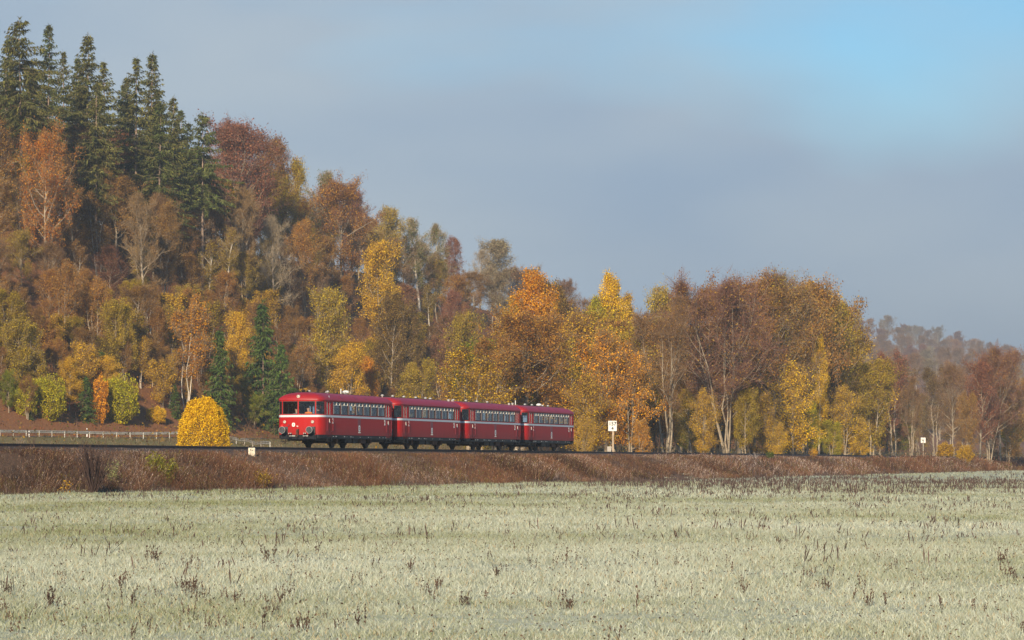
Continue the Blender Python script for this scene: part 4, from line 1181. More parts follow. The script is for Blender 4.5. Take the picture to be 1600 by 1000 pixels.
for a in [
    (14, 96.6, 580, 'leafy3', 'green', 'green shrub at the left picture edge above the guardrail', .8),
    (40, 96.1, 596, 'bush1', 'yellowgreen', 'bright green shrub left of the round yellow-green one', .6),
    (76, 95.6, 588, 'bush1', 'yellowgreen', 'round yellow-green shrub on the bank above the guardrail', .72),
    (108, 97.6, 560, 'leafy3', 'gold', 'yellow shrub leaning behind the round yellow-green one', 1.0),
    (155, 95.1, 594, 'bush3', 'orange', 'narrow orange shrub beside the dark young fir', .6),
    (187, 95.1, 588, 'bush1', 'yellowgreen', 'largest round pale green shrub on the bank', .72),
    (168, 97.1, 545, 'leafy2', 'gold', 'yellow-leaved shrub above the narrow orange one', .9),
    (245, 95.1, 636, 'bush1', 'yellow', 'low yellow shrub on the bank left of the dome bush', 1.0),
    (255, 97.6, 560, 'sapling2', 'gold', 'yellow-brown sapling above the low yellow shrub', 1.0),
    (398, 94.6, 618, 'leafy3', 'green', 'green shrub on the bank between dome bush and train', 1.25),
    (425, 95.1, 610, 'leafy3', 'yellowgreen', 'yellow-green shrub on the bank close to the train cab', 1.1),
    (380, 96.6, 590, 'leafy3', 'olive', 'olive shrub behind the green one on the bank', 1.1),
    (1507, -4.4, 697, 'bush2', 'gold', 'bright yellow bush at the foot of the domed bare tree', .9),
    (1478, 4.6, 694, 'bush3', 'gold', 'small yellow bush right of the square sign', 1.4),
    (1002, 8, 655, 'maple1', 'orange', 'low orange-leaved shrub right of the white kilometre board', .8),
    (912, 9, 650, 'maple1', 'gold', 'low golden-leaved shrub right behind the last railcar end', .8),
    (1215, 8, 662, 'maple2', 'yellow', 'low yellow-leaved shrub along the track beside the great bare trunks', .9),
    (1300, 8, 650, 'leafy2', 'yellowgreen', 'leafy green shrub along the track under the yellow trees', 1.0),
    (1345, 8, 655, 'maple2', 'yellow', 'yellow-leaved shrub along the track at the clump end', .9),
]:
    plant(a[0], a[1], a[2], a[3], a[4], a[5], 'shrub', 'shrub', a[6], 'tan')
for a in [
    (134, 95.6, 588, 'young2', 'dark green young fir between the round shrubs on the bank'),
    (48, 95.1, 640, 'young2', 'tiny dark fir at the foot of the green shrubs'),
    (274, 96.1, 600, 'young1', 'small dark fir beside the dome bush'),
    (160, 98.6, 548, 'young1', 'half-hidden dark fir above the narrow orange shrub')]:
    plant(a[0], a[1], a[2], a[3], 'youngspruce', a[4], 'young_fir', 'fir', 1.15, 'dark')
# the clipped golden dome in the meadow
d = plant(317, 32, 622, 'dome', 'yellow', 'golden dome-shaped bush in the meadow behind the railway', 'dome_bush', 'bush', 1.0, 'tan')
d.children[1].color = (.72, .185, .003, 1); d.children[1]['second_tint'] = [.78, .285, .003]

# ------------------------------------------------------------------ the rest of the wood, row behind row
SKY_PX = [-60, 0, 130, 270, 330, 430, 560, 700, 760, 1000, 1200, 1400, 1500, 1620]
SKY_PY = [60, 60, 70, 165, 215, 240, 320, 390, 470, 480, 500, 560, 585, 610]
low_pool = [('brown2', 'rust'), ('brown2', 'rust'), ('sapling2', 'rust'), ('brown1', 'rust'), ('slim1', 'rust'), ('sapling2', 'gold'), ('brown2', 'brown'), ('brown3', 'brown'), ('slim1', 'brown'), ('leafy2', 'olive'), ('sapling2', 'olive'), ('slim1', 'gold')]
high_pool = [('brown1', 'brown'), ('brown3', 'rust'), ('skeletal', 'brown'), ('ivy1', 'olive'), ('bare2', 'brown'), ('brown3', 'olive'), ('brown1', 'purple'), ('slim1', 'brown'), ('brown3', 'brown'), ('leafy1', 'olive')]
rows = [(97, 22, (3.5, 6)), (99.5, 24, (4.5, 7.5)), (102.5, 26, (5, 8)), (106, 28, (5.5, 9)), (110, 30, (6, 9.5)), (115, 40, (8, 12)), (121, 44, (10, 15)), (127, 46, (11, 16)), (133, 44, (11, 16)), (140, 44, (11, 16))]
fr = random.Random(21)
band = ['foot', 'foot', 'lower part', 'lower part', 'middle', 'middle', 'upper part', 'upper part', 'brow', 'brow']
adj = dict(rust='rust-brown', brown='brown', olive='olive', gold='dull gold', purple='plum-brown')
fill = []
for ri, (n, step, (h0, h1)) in enumerate(rows):
    px = -50 + fr.uniform(0, step)
    while px < (770 - ri * 6 if ri < 8 else 800):
        k, c = fr.choice(low_pool if ri < 5 else high_pool)
        nn = n + fr.uniform(-2, 2)
        x, y = hill_point(px, nn)
        hh = fr.uniform(h0, h1)
        top = 724 - (gz(x, y) + hh - CZ) * FPX / y
        lim = np.interp(px, SKY_PX, SKY_PY) + (25 if ri < 8 else 12)
        if top < lim: hh -= (lim - top) * y / FPX
        if hh > 3.2 and not (90 < px < 300 and ri == 0):
            fill.append((px, nn, k, c, hh, ri))
        px += step * fr.uniform(.75, 1.3) * 400 / max(300, y) * (1.0 if px < 440 else 1.1)
ordn = ['first', 'second', 'third', 'fourth', 'fifth', 'sixth', 'seventh', 'eighth', 'ninth', 'tenth', 'eleventh', 'twelfth', 'thirteenth', 'fourteenth', 'fifteenth', 'sixteenth', 'seventeenth', 'eighteenth', 'nineteenth', 'twentieth'] + ['%dth' % q for q in range(21, 90)]
cnt = {}
for (px, nn, k, c, hh, ri) in sorted(fill):
    key = (c, band[ri]); q = cnt.get(key, 0); cnt[key] = q + 1
    plant(px, nn, 0, k, c, "%s tree on the wooded slope's %s, %s of its colour from left" % (adj[c], band[ri], ordn[q]), 'woodland_tree', 'tree', fr.uniform(.9, 1.2), fr.choice(['tan', 'brown', 'brown', 'dark']), 'trees filling the wooded slope', h=hh)

# thick wood of the valley bottom between the named trees
VX = [690, 760, 800, 870, 930, 1000, 1060, 1130, 1250, 1340, 1390, 1420]
VY = [560, 545, 490, 490, 500, 500, 520, 462, 458, 520, 575, 620]
vfill = []
for (n, step, h0, h1) in ((20, 40, 8, 15), (25, 36, 13, 19), (31, 36, 13, 19), (37, 46, 10, 15), (50, 48, 11, 16), (66, 52, 11, 15)):
    px = 700 + fr.uniform(0, step) if n > 20 else 905 + fr.uniform(0, step)
    while px < 1400:
        x, y = hill_point(px, n); hh = fr.uniform(h0, h1)
        lim = float(np.interp(px, VX, VY)); top = 724 - (gz(x, y) + hh - CZ) * FPX / y
        if top < lim: hh -= (lim - top) * y / FPX
        if hh > 3.0:
            vfill.append((px, n + fr.uniform(-3, 3), *fr.choice([('leafy1', 'darkbrown'), ('brown1', 'darkbrown'), ('brown2', 'brown'), ('leafy3', 'olive'), ('birch2', 'olive'), ('brown3', 'brown'), ('leafy2', 'green'), ('brown2', 'rust'), ('maple2', 'gold'), ('brown3', 'rust'), ('brown1', 'brown')]), hh))
        px += step * fr.uniform(.75, 1.25)
adj.update(darkbrown='dark brown', green='dull green')
cnt = {}
for (px, nn, k, c, hh) in sorted(vfill):
    where = 'behind the train' if px < 900 else 'beside the open track'
    key = (c, where); q = cnt.get(key, 0); cnt[key] = q + 1
    plant(px, nn, 0, k, c, '%s tree in thick wood %s, %s of its colour from left' % (adj[c], where, ordn[q]), 'woodland_tree', 'tree', fr.uniform(1.0, 1.3), fr.choice(['tan', 'brown', 'dark']), 'trees of the thick wood along the valley bottom', h=hh)
# wood on the valley side far behind, fading into the haze
far = []
for (n, p0, p1, step, h0, h1) in ((152, 770, 1380, 34, 12, 17), (120, 740, 1380, 38, 9, 14), (100, 1385, 1620, 30, 12, 17), (150, 1375, 1625, 26, 14, 19), (200, 1365, 1625, 22, 15, 20), (250, 1360, 1625, 20, 16, 21), (295, 1355, 1625, 18, 16, 21), (335, 1350, 1625, 17, 17, 23), (375, 1345, 1625, 16, 17, 23), (60, 1010, 1380, 62, 11, 15), (40, 1400, 1600, 40, 10, 14)):
    px = p0
    while px < p1:
        far.append((px + fr.uniform(-8, 8), n + fr.uniform(-6, 6), fr.choice(['brown1', 'leafy1', 'brown3', 'bare2', 'brown2']), fr.choice(['brown', 'purple', 'olive', 'brown', 'rust', 'grey']), fr.uniform(h0, h1)))
        px += step * fr.uniform(.8, 1.2)
adj['grey'] = 'greyish'
cnt = {}
for (px, nn, k, c, hh) in sorted(far):
    far_b = 'far misty hillside' if px > 1355 else 'hazy hillside behind the trackside trees'
    key = (c, far_b); q = cnt.get(key, 0); cnt[key] = q + 1
    plant(px, nn, 0, k, c, '%s tree on the %s, %s of its colour from left' % (adj[c], far_b, ordn[q]), 'distant_tree', 'tree', fr.uniform(.95, 1.2), 'brown', 'hazy trees along the far valley side', h=hh)
plant(1494, 300, 533, 'spruce2', 'sprucedull', 'lone pointed spruce on the misty far hillside', 'spruce_tree', 'spruce', 1.0, 'dark')
plant(1407, 104, 555, 'spruce1', 'youngspruce', 'green spruce low on the misty far hillside', 'spruce_tree', 'spruce', 1.2, 'dark')
plant(1416, 106, 560, 'spruce2', 'youngspruce', 'second green spruce beside the one low on the far hillside', 'spruce_tree', 'spruce', 1.1, 'dark')
print('TREES', NT[0], 'tris', sum(sum(len(p.vertices) - 2 for p in ()) for k in ()), 'fill', len(fill), 'far', len(far))
# ------------------------------------------------------------------ grass and weeds
grng = np.random.default_rng(3)
def field_points(D0, D1, count, tmax=.185):
    u = grng.random(count); D = np.sqrt(D0 ** 2 + (D1 ** 2 - D0 ** 2) * u) * np.exp(grng.normal(size=count) * .13)
    x = grng.uniform(-tmax, tmax, count) * D
    a, n = (x - OX) * UX + (D - OY) * UY, (x - OX) * NX + (D - OY) * NY
    k = n < border(x, D) + .25
    return x[k], D[k]
def frost(x, y):
    return np.clip(.58 + .9 * (vnoise(x, y, 9, 31) - .5) + .45 * (vnoise(x, y, 1.4, 33) - .5) + .22 * np.clip(x / 12, -1.2, 1.2) - .25 * np.clip((y - 40) / 60, 0, 1), 0, 1)
VV = []; FF = []; CC = []; nv = 0
for (D0, D1, cnt, nb, hh, ww) in ((21, 34, 9000, 15, .055, .0032), (34, 60, 15500, 13, .062, .0048), (60, 110, 20000, 10, .072, .009), (110, 210, 19000, 8, .09, .017), (210, 470, 7000, 7, .11, .034)):
    x, y = field_points(D0, D1, cnt)
    z = ground_z(x, y); m = len(x)
    fz = frost(x, y); hs = hh * (.6 + .8 * vnoise(x, y, .8 + D0 * .02, 37)) * grng.uniform(.7, 1.3, m)
    bx = np.repeat(x, nb); by = np.repeat(y, nb); bz = np.repeat(z, nb); bf = np.repeat(fz, nb); bh = np.repeat(hs, nb) * grng.uniform(.5, 1.25, m * nb)
    sp = .07 + D0 * .0012
    bx = bx + grng.normal(size=m * nb) * sp; by = by + grng.normal(size=m * nb) * sp
    ln = bh[:, None] * grng.normal(size=(m * nb, 2)) * .75
    az = grng.uniform(0, 6.283, m * nb); wv = np.stack([np.cos(az), np.sin(az), np.zeros(m * nb)], -1) * ww * grng.uniform(.6, 1.5, (m * nb, 1))
    B = np.stack([bx, by, bz - .01], -1); T = np.stack([bx + ln[:, 0], by + ln[:, 1], bz + bh], -1); Mid = B * .5 + T * .5 + np.array([0, 0, 1]) * (bh * .16)[:, None]
    V = np.stack([B - wv, B + wv, Mid + wv * .8, T, Mid - wv * .8], 1).reshape(-1, 3); q = np.arange(m * nb)[:, None] * 5
    F = np.concatenate([q + np.array([0, 1, 2]), q + np.array([0, 2, 4]), q + np.array([4, 2, 3])], 0)
    if D0 >= 34:
        V = np.stack([B - wv, B + wv, T], 1).reshape(-1, 3); F = np.arange(m * nb * 3).reshape(-1, 3)
    g = np.array([.22, .235, .08]); fcol = np.array([.585, .605, .485]); st = np.array([.48, .37, .21])
    kf = np.clip(bf[:, None] * .75 + .22 + grng.normal(size=(m * nb, 1)) * .2, 0, 1); ks = (grng.random((m * nb, 1)) < .09)
    c = g * (1 - kf) + fcol * kf; c = np.where(ks, st * (.6 + .5 * kf), c) * grng.uniform(.72, 1.18, (m * nb, 1))
    c = c if D0 >= 34 else np.tile(c, (3, 1))
    VV.append(V); FF.append(F + nv); CC.append(c); nv += len(V)
def stuff(name, VV, FF, CC, m, label, cat):
    me = np_mesh(name, np.concatenate(VV), np.concatenate(FF), [m], face_col=np.concatenate(CC))
    o = link(bpy.data.objects.new(name, me)); tag(o, label, cat, kind='stuff'); return o
# dead leaf specks among the blades
for (D0, D1, cnt, sz) in ((21, 60, 7000, .013), (60, 190, 9000, .028)):
    x, y = field_points(D0, D1, cnt)
    V, F = quads(grng, np.stack([x, y, ground_z(x, y) + grng.uniform(.03, .075, len(x))], -1), sz)
    F = np.concatenate([F[:, :3], F[:, [0, 2, 3]]], 0)
    c = np.array([.10, .065, .045]) * grng.uniform(.5, 1.8, (len(x), 1))
    VV.append(V); FF.append(F + nv); CC.append(np.tile(c, (2, 1))); nv += len(V)
stuff('frosted_grass', VV, FF, CC, M_BLADE, 'short frosted pale green grass covering the whole field', 'grass')

# tall dry growth on the embankment
def bank_growth(name, count, n0, n1, a0, a1, h0, h1, nb, width, cols, label, pw=1.0, mask=None):
    a = a0 + (a1 - a0) * grng.random(count) ** pw; n = grng.uniform(n0 - (.9 if n0 < -5 else 0), n1, count)
    x = OX + UX * a + NX * n; y = OY + UY * a + NY * n
    if mask is not None:
        k = mask(a, n); x, y, a, n = x[k], y[k], a[k], n[k]
    k = (n > border(x, y) - .1) | (n > 0)
    x, y, a, n = x[k], y[k], a[k], n[k]
    z = ground_z(x, y); m = len(x); tot = m * nb
    h = grng.uniform(h0, h1, m) * (.25 + 1.0 * vnoise(x, y, 2.6, 41) + 1.5 * np.clip(vnoise(x, y, 4.2, 75) - .58, 0, 1) * 2) * (1 - .62 * np.clip((n + 4.6) / 1.6, 0, 1) * (np.abs(n) < 8))
    R = lambda v: np.repeat(v, nb)
    bx = R(x) + grng.normal(size=tot) * .13; by = R(y) + grng.normal(size=tot) * .13; bh = R(h) * grng.uniform(.45, 1.2, tot)
    wl = (R(y) / 170.0) * width
    wind = np.stack([vnoise(x, y, 3, 76) - .5, vnoise(x, y, 3, 77) - .5], -1) * .8
    ln = bh[:, None] * (grng.normal(size=(tot, 2)) * .5 + np.repeat(wind, nb, 0))
    az = grng.uniform(0, 6.283, tot); wv = np.stack([np.cos(az), np.sin(az), np.zeros(tot)], -1) * (wl * grng.uniform(.6, 1.5, tot))[:, None]
    B = np.stack([bx, by, R(z) - .03], -1); T = np.stack([bx + ln[:, 0], by + ln[:, 1], R(z) + bh], -1); Mid = B * .45 + T * .55
    # stem blade and a feathery head
    V1 = np.stack([B - wv, B + wv, T], 1).reshape(-1, 3)
    hd = np.stack([Mid * .35 + T * .65, T * 1.0 + wv * 1.6 - (T - B) * .12, T + (T - B) * .06, T - wv * 1.6 - (T - B) * .12], 1).reshape(-1, 3)
    F1 = np.arange(tot * 3).reshape(-1, 3)
    q = np.arange(tot)[:, None] * 4
    F2 = np.concatenate([q + np.array([0, 1, 2]), q + np.array([0, 2, 3])], 0) + tot * 3
    mixv = 1.3 * vnoise(x, y, 6, 43) + .8 * vnoise(x, y, 1.4, 44) - .55
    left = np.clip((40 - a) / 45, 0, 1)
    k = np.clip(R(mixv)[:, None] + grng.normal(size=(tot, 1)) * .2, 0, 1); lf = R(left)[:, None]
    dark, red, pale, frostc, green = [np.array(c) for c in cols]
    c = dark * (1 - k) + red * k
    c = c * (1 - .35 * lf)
    top = np.clip((R(n) + 7) / 4.5, 0, 1)[:, None]
    frk = np.clip(vnoise(x, y, 5, 47) * 1.6 - .55, 0, 1)
    c = np.where(grng.random((tot, 1)) < .12 + .2 * R(frk)[:, None], pale, c); c = np.where(grng.random((tot, 1)) < .02 + .25 * R(frk)[:, None] * (1 - .4 * lf), frostc, c)
    c = np.where(grng.random((tot, 1)) < .05 + .22 * R(np.clip(vnoise(x, y, 6, 53) * 2 - 1.2, 0, 1))[:, None], green, c) * grng.uniform(.65, 1.25, (tot, 1))
    ch = np.tile(c * 1.12, (2, 1))
    return np.concatenate([V1, hd]), np.concatenate([F1, F2]), np.concatenate([c, ch])
BCOL = ((.075, .040, .026), (.20, .090, .046), (.31, .19, .115), (.43, .34, .29), (.17, .145, .035))
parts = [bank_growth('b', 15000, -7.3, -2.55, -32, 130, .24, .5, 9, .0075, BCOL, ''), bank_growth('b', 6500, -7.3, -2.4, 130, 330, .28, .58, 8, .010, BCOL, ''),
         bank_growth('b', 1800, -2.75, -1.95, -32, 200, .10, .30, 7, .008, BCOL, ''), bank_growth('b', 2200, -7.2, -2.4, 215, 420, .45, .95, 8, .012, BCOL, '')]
VV = []; FF = []; CC = []; nv = 0
for v, f, c in parts: VV.append(v); FF.append(f + nv); CC.append(c); nv += len(v)
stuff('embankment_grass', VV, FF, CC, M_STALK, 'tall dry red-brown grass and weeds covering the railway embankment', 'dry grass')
MCOL = ((.17, .13, .05), (.22, .15, .07), (.27, .20, .11), (.30, .25, .18), (.13, .15, .04))
parts = [bank_growth('b', 4200, 2.8, 84, 20, 240, .12, .3, 6, .018, MCOL, ''), bank_growth('b', 1500, 2.4, 5, -30, 260, .25, .6, 7, .009, MCOL, '')]
VV = []; FF = []; CC = []; nv = 0
for v, f, c in parts: VV.append(v); FF.append(f + nv); CC.append(c); nv += len(v)
stuff('meadow_grass', VV, FF, CC, M_BLADE, 'short olive-brown meadow grass between the railway and the road', 'grass')
# fallen leaves and brambles on the hillside
cnt = 26000
a = grng.uniform(70, 620, cnt); n = 90 + 50 * grng.random(cnt) ** 1.5
n = n - foot_shift(a, n)
x = OX + UX * a + NX * n; y = OY + UY * a + NY * n; z = ground_z(x, y)
V, F = quads(grng, np.stack([x, y, z + .03 + grng.exponential(.10, cnt)], -1), .14)
pal = np.array([(.30, .10, .04), (.38, .17, .04), (.20, .09, .045), (.30, .20, .05), (.14, .13, .03)])
stuff('leaf_litter', [V], [F], [pal[grng.integers(0, 5, cnt)] * grng.uniform(.6, 1.2, (cnt, 1))], M_BLADE, 'fallen russet leaves and brambles carpeting the wooded bank', 'leaf litter')

# twiggy undergrowth that nobody could count, on the slope and between the trees
def undergrowth(cnt, a0, a1, n0, n1, hmax, pal, seed):
    g = np.random.default_rng(seed); a = g.uniform(a0, a1, cnt); n = g.uniform(n0, n1, cnt); n = n - foot_shift(a, n)
    x = OX + UX * a + NX * n; y = OY + UY * a + NY * n; keep = vnoise(x, y, 5, seed) + .4 * vnoise(x, y, 1.7, seed + 1) > .42
    x, y = x[keep], y[keep]; m = len(x); z = ground_z(x, y); hh = hmax * (.3 + .9 * vnoise(x, y, 6, seed + 2)) * g.random(m) ** .6
    pal = np.array(pal); ci = np.clip((vnoise(x, y, 8, seed + 3) * 1.5 - .25) * len(pal) + g.normal(size=m) * .8, 0, len(pal) - 1).astype(int)
    C = np.stack([x, y, z + hh], -1); tw = g.random(m) < .45
    v1, f1 = quads(g, C[~tw], .11); B = C[tw] - np.array([0, 0, .5]); T = B + unit(g.normal(size=B.shape) * .55 + np.array([0, 0, 1.0])) * g.uniform(.8, 1.9, (len(B), 1))
    v2, f2 = blades(B, T, .014, g)
    c1 = pal[ci[~tw]] * g.uniform(.6, 1.3, (len(f1), 1)); c2 = np.array([.15, .09, .055]) * g.uniform(.6, 1.6, (len(f2), 1))
    return np.concatenate([v1, v2]), np.concatenate([f1, f2 + len(v1)]), np.concatenate([c1, c2])
UP = [(.28, .10, .03), (.36, .15, .03), (.38, .23, .03), (.24, .11, .04), (.20, .17, .025), (.42, .19, .03)]
parts = [undergrowth(60000, 90, 520, 94, 136, 3.6, UP, 201), undergrowth(22000, 95, 620, 8, 60, 2.6, [(.12, .09, .03), (.2, .15, .03), (.10, .06, .03), (.3, .17, .02)], 207)]
VV = []; FF = []; CC = []; nv = 0
for v, f, c in parts: VV.append(v); FF.append(f + nv); CC.append(c); nv += len(v)
stuff('undergrowth', VV, FF, CC, M_BLADE, 'twiggy russet and olive undergrowth between the trees of the wood', 'undergrowth')

# dead dock stalks standing in the field
M_DOCK = simple('dead_dock', (.078, .045, .03), .9, noise=.4, nscale=30)
def dock_mesh(seed, stalks, h):
    r = np.random.default_rng(seed); m = MB()
    for s in range(stalks):
        b = np.array([r.normal() * .055, r.normal() * .055, -.02]); lean = r.normal(size=2) * .14; hh = h * r.uniform(.55, 1.1)
        P = [b + np.array([lean[0] * t * hh + r.normal() * .006, lean[1] * t * hh + r.normal() * .006, hh * t]) for t in np.linspace(0, 1, 6)]
        m.tube([tuple(p) for p in P], [.0042, .004, .0035, .003, .0025, .002], 4, cap=False)
        for q in range(int(13 * hh / .35) + 3):
            t = r.uniform(.38, 1.0); p = np.array([np.interp(t, np.linspace(0, 1, 6), [pp[c] for pp in P]) for c in range(3)]); rr = r.uniform(.005, .011)
            p = p + r.normal(size=3) * .007
            m.add([p + np.array(o_) * rr for o_ in ((1, 0, 0), (-.5, .87, 0), (-.5, -.87, 0), (0, 0, 1.7), (0, 0, -1.7))], [(0, 1, 3), (1, 2, 3), (2, 0, 3), (1, 0, 4), (2, 1, 4), (0, 2, 4)])
        if r.random() < .5:
            p = P[2]; az = r.uniform(0, 6.28); e = p + np.array([math.cos(az) * .06, math.sin(az) * .06, .10 * r.uniform(.5, 1.2)])
            m.tube([tuple(p), tuple(e)], [.004, .0025], 3)
            m.add([e + np.array(o_) * .009 for o_ in ((1, 0, 0), (-.5, .87, 0), (-.5, -.87, 0), (0, 0, 2), (0, 0, -2))], [(0, 1, 3), (1, 2, 3), (2, 0, 3), (1, 0, 4), (2, 1, 4), (0, 2, 4)])
    me = bpy.data.meshes.new('dock_plant'); me.from_pydata([tuple(map(float, v)) for v in m.v], [], m.f); me.materials.append(M_DOCK)
    return me
DOCKS = [dock_mesh(100 + i, s, h) for i, (s, h) in enumerate(((1, .30), (2, .27), (3, .27), (4, .30), (6, .29), (8, .27), (2, .33), (11, .26)))]
def dock(px, py, kind, label, s=1.0):
    D = CZ * FPX / max(8, (py - 724)); x = (px - 800) / FPX * D
    for _ in range(3):
        D = (CZ - gz(x, D)) * FPX / (py - 724); x = (px - 800) / FPX * D
    o = bpy.data.objects.new('dock_plant', DOCKS[kind]); COL.objects.link(o)
    o.location = (x, D, gz(x, D)); o.rotation_euler = (0, 0, trng.uniform(0, 6.28)); o.scale = (.85 * s * trng.uniform(.9, 1.1),) * 3
    tag(o, label, 'weed', 'dead dock plants standing in the field')
special = [
    (12, 930, 5, 'thick dead dock clump at the left picture edge', .8), (470, 988, 7, 'densest dead dock clump near the bottom, left of centre', .85), (437, 945, 3, 'forked dead dock behind the densest clump', .85),
    (726, 948, 7, 'thick dead dock clump below the middle of the train', .8), (888, 955, 7, 'spreading low dead dock clump right of the one below mid-train', .75), (80, 950, 5, 'tall dead dock group right of the left-edge clump', .9),
    (240, 880, 7, 'wide dead dock clump below the dome bush', 1.1), (490, 868, 6, 'tall thin dead dock beside two shorter ones below the cab', 1.1), (423, 878, 4, 'bushy dead dock below the leading railcar', 1.1),
    (1144, 895, 1, 'single stout dead dock stem left of bottom right quarter', .9), (1565, 880, 5, 'dead dock clump close to the right picture edge', .9), (1577, 905, 4, 'dead dock just below the one near the right edge', .8),
    (1462, 952, 2, 'pair of dead dock stems low at the right', .8), (190, 920, 4, 'dead dock below the wide clump at left', .9), (200, 950, 3, 'upright dead dock stems near the bottom left', .9), (1165, 930, 3, 'thin forked dead dock right of centre near the bottom', .85),
    (1003, 965, 0, 'lone tall dead dock spike near the bottom centre', 1.1), (885, 890, 0, 'lone slender dead dock stem below the orange birch', 1.0), (690, 925, 2, 'crooked dead dock left of the thick mid-train clump', .8), (970, 1010, 1, 'dead dock spike rising from the bottom edge', .9), (370, 945, 4, 'frosted grey-brown dock clump in the lower left', .7), (300, 885, 2, 'twin dead docks right of the wide clump', .9)]
for s in special: dock(*s)
dr = random.Random(17); made = 0
while made < 275:
    py = 724 + 28 + 250 * dr.random() ** 1.5; px = dr.uniform(-15, 1615)
    if py < 790 and dr.random() < .5: continue
    D = CZ * FPX / (py - 724); x = (px - 800) / FPX * D
    if AN(x, D)[1] > -7.6: continue
    if float(vnoise(x * 1.2, D * .5, 3.0, 61)) < .30: continue
    dock(px, py, dr.choice([0, 0, 0, 1, 1, 1, 2, 2, 3, 4, 6]), 'dead brown dock stalks scattered singly over the frosted field', dr.uniform(.45, .8)); made += 1
# farther docks: past counting
VV = []; FF = []; nv = 0
allv = []
cnt = 9000
x, y = field_points(42, 420, int(cnt * 3.4))
py = 724 + CZ * FPX / y
bandw = np.exp(-((y - 185 - 14 * np.sin(x / 9)) / 62) ** 2) * np.clip((x + 2) / 14, .05, 1) * 1.25
keep = (vnoise(x, y * .35, 4.0, 67) + .35 * vnoise(x, y, 1.3, 68) > .78 - .42 * bandw - .10 * (y < 130)) & (grng.random(len(x)) < .30 + bandw + .3 * (y < 130))
x, y = x[keep], y[keep]; z = ground_z(x, y); tot = len(x) * 3
R = lambda v: np.repeat(v, 3)
h = R(grng.uniform(.14, .42, len(x)) * np.where(y < 130, .62, 1.0)) * grng.uniform(.4, 1.2, tot)
B = np.stack([R(x) + grng.normal(size=tot) * .09, R(y) + grng.normal(size=tot) * .09, R(z)], -1); T = B + np.stack([grng.normal(size=tot) * .055, grng.normal(size=tot) * .055, h], -1)
az = grng.uniform(0, 6.283, tot); wv = np.stack([np.cos(az), np.sin(az), np.zeros(tot)], -1) * (R(y)[:, None] / 100 * .006 + .004)
V = np.stack([B - wv * .5, B + wv * .5, B * .35 + T * .65 + wv * 1.5, T, B * .35 + T * .65 - wv * 1.5], 1).reshape(-1, 3); q = np.arange(tot)[:, None] * 5
F = np.concatenate([q + np.array([0, 1, 2]), q + np.array([0, 2, 4]), q + np.array([4, 2, 3])], 0)
c = np.tile(np.array([.085, .058, .048]) * grng.uniform(.6, 1.7, (tot, 1)), (3, 1))
stuff('dock_weeds', [V], [F], [c], M_STALK, 'dead brown dock weeds massed across the far half of the field', 'weeds')
print('far docks', tot)

# ------------------------------------------------------------------ bushes and weeds on the embankment
def stem_clump(name, px, n, stems, h, spread, col, label, cat, leafy=0, leaf=(.3, .22, .02), r=.018, seed=1, bright=None):
    rg = np.random.default_rng(seed); x, y = ray_point(px, n); root = empty(name, (x, y, gz(x, y) - .05), 0)
    L = Limbs(); S = []
    for s in range(stems):
        az = rg.uniform(0, 6.28); sp = spread * rg.uniform(.2, 1.0); hh = h * rg.uniform(.6, 1.1); t = np.linspace(0, 1, 6)
        P = np.stack([np.cos(az) * (.08 + sp * t ** 1.2), np.sin(az) * (.08 + sp * t ** 1.2), hh * t], -1) + rg.normal(size=(6, 3)) * .02
        L.tube(P, r * np.linspace(1, .25, 6), 4)
        for k in range(4):
            f = rg.uniform(.4, .95); p = np.array([np.interp(f, t, P[:, c]) for c in range(3)]); e = p + unit(np.array([rg.normal() * .5, rg.normal() * .5, 1.0])) * hh * .25
            L.tube(np.array([p, e]), [r * .4, .004], 3); S.append(e); S.append(p)
        S += list(P[2:])
    m_ = simple(name + '_bark', col, .9, noise=.4, nscale=3)
    link(bpy.data.objects.new('stems', L.mesh('stems', m_)), root)
    if leafy:
        S = np.array(S); C = S[rg.integers(0, len(S), leafy)] + rg.normal(size=(leafy, 3)) * .10
        v, f = quads(rg, C, .055, .4)
        me = crown_mesh('leaves', [(v, f, 0)], rg, [M_LEAF]); o = link(bpy.data.objects.new('leaves', me), root)
        o.color = (*leaf, 1); o['second_tint'] = [q * 1.4 for q in leaf]; o['twig_tint'] = [.1, .06, .04]
    tag(root, label, cat); return root
stem_clump('willow_bush', 146, -7.7, 70, 2.1, .95, (.06, .033, .024), 'leafless reddish-brown willow bush at the foot of the embankment', 'bush', r=.026, seed=5)
stem_clump('willow_bush', 20, -6.0, 26, 1.5, .9, (.08, .05, .035), 'leafless brown thicket on the embankment at the left picture edge', 'bush', r=.016, seed=6)
stem_clump('broom_bush', 244, -5.6, 40, 1.0, .42, (.14, .15, .03), 'yellow-green broom on the embankment below the dome bush', 'bush', 700, (.20, .18, .02), .008, 7)
stem_clump('broom_bush', 263, -6.3, 26, 1.0, .28, (.14, .15, .03), 'slimmer yellow-green broom just right of the first broom', 'bush', 450, (.20, .18, .02), .008, 8)
stem_clump('broom_bush', 410, -7.0, 40, .75, .5, (.16, .14, .03), 'yellow-brown broom at the embankment foot below the train cab', 'bush', 700, (.30, .18, .02), .008, 9)
stem_clump('goldenrod', 176, -6.2, 12, .9, .35, (.2, .18, .1), 'pale green faded goldenrod right of the leafless willow bush', 'weed', 300, (.22, .22, .09), .007, 10)
stem_clump('yellow_seedling', 102, -7.4, 4, .55, .08, (.3, .15, .03), 'small bright yellow seedling left of the leafless willow bush', 'weed', 50, (.55, .30, .02), .006, 11)
stem_clump('yellow_seedling', 1272, -2.6, 9, .9, .5, (.3, .15, .03), 'bright yellow-orange saplings beside the track under the clump', 'sapling', 500, (.55, .28, .02), .008, 12)
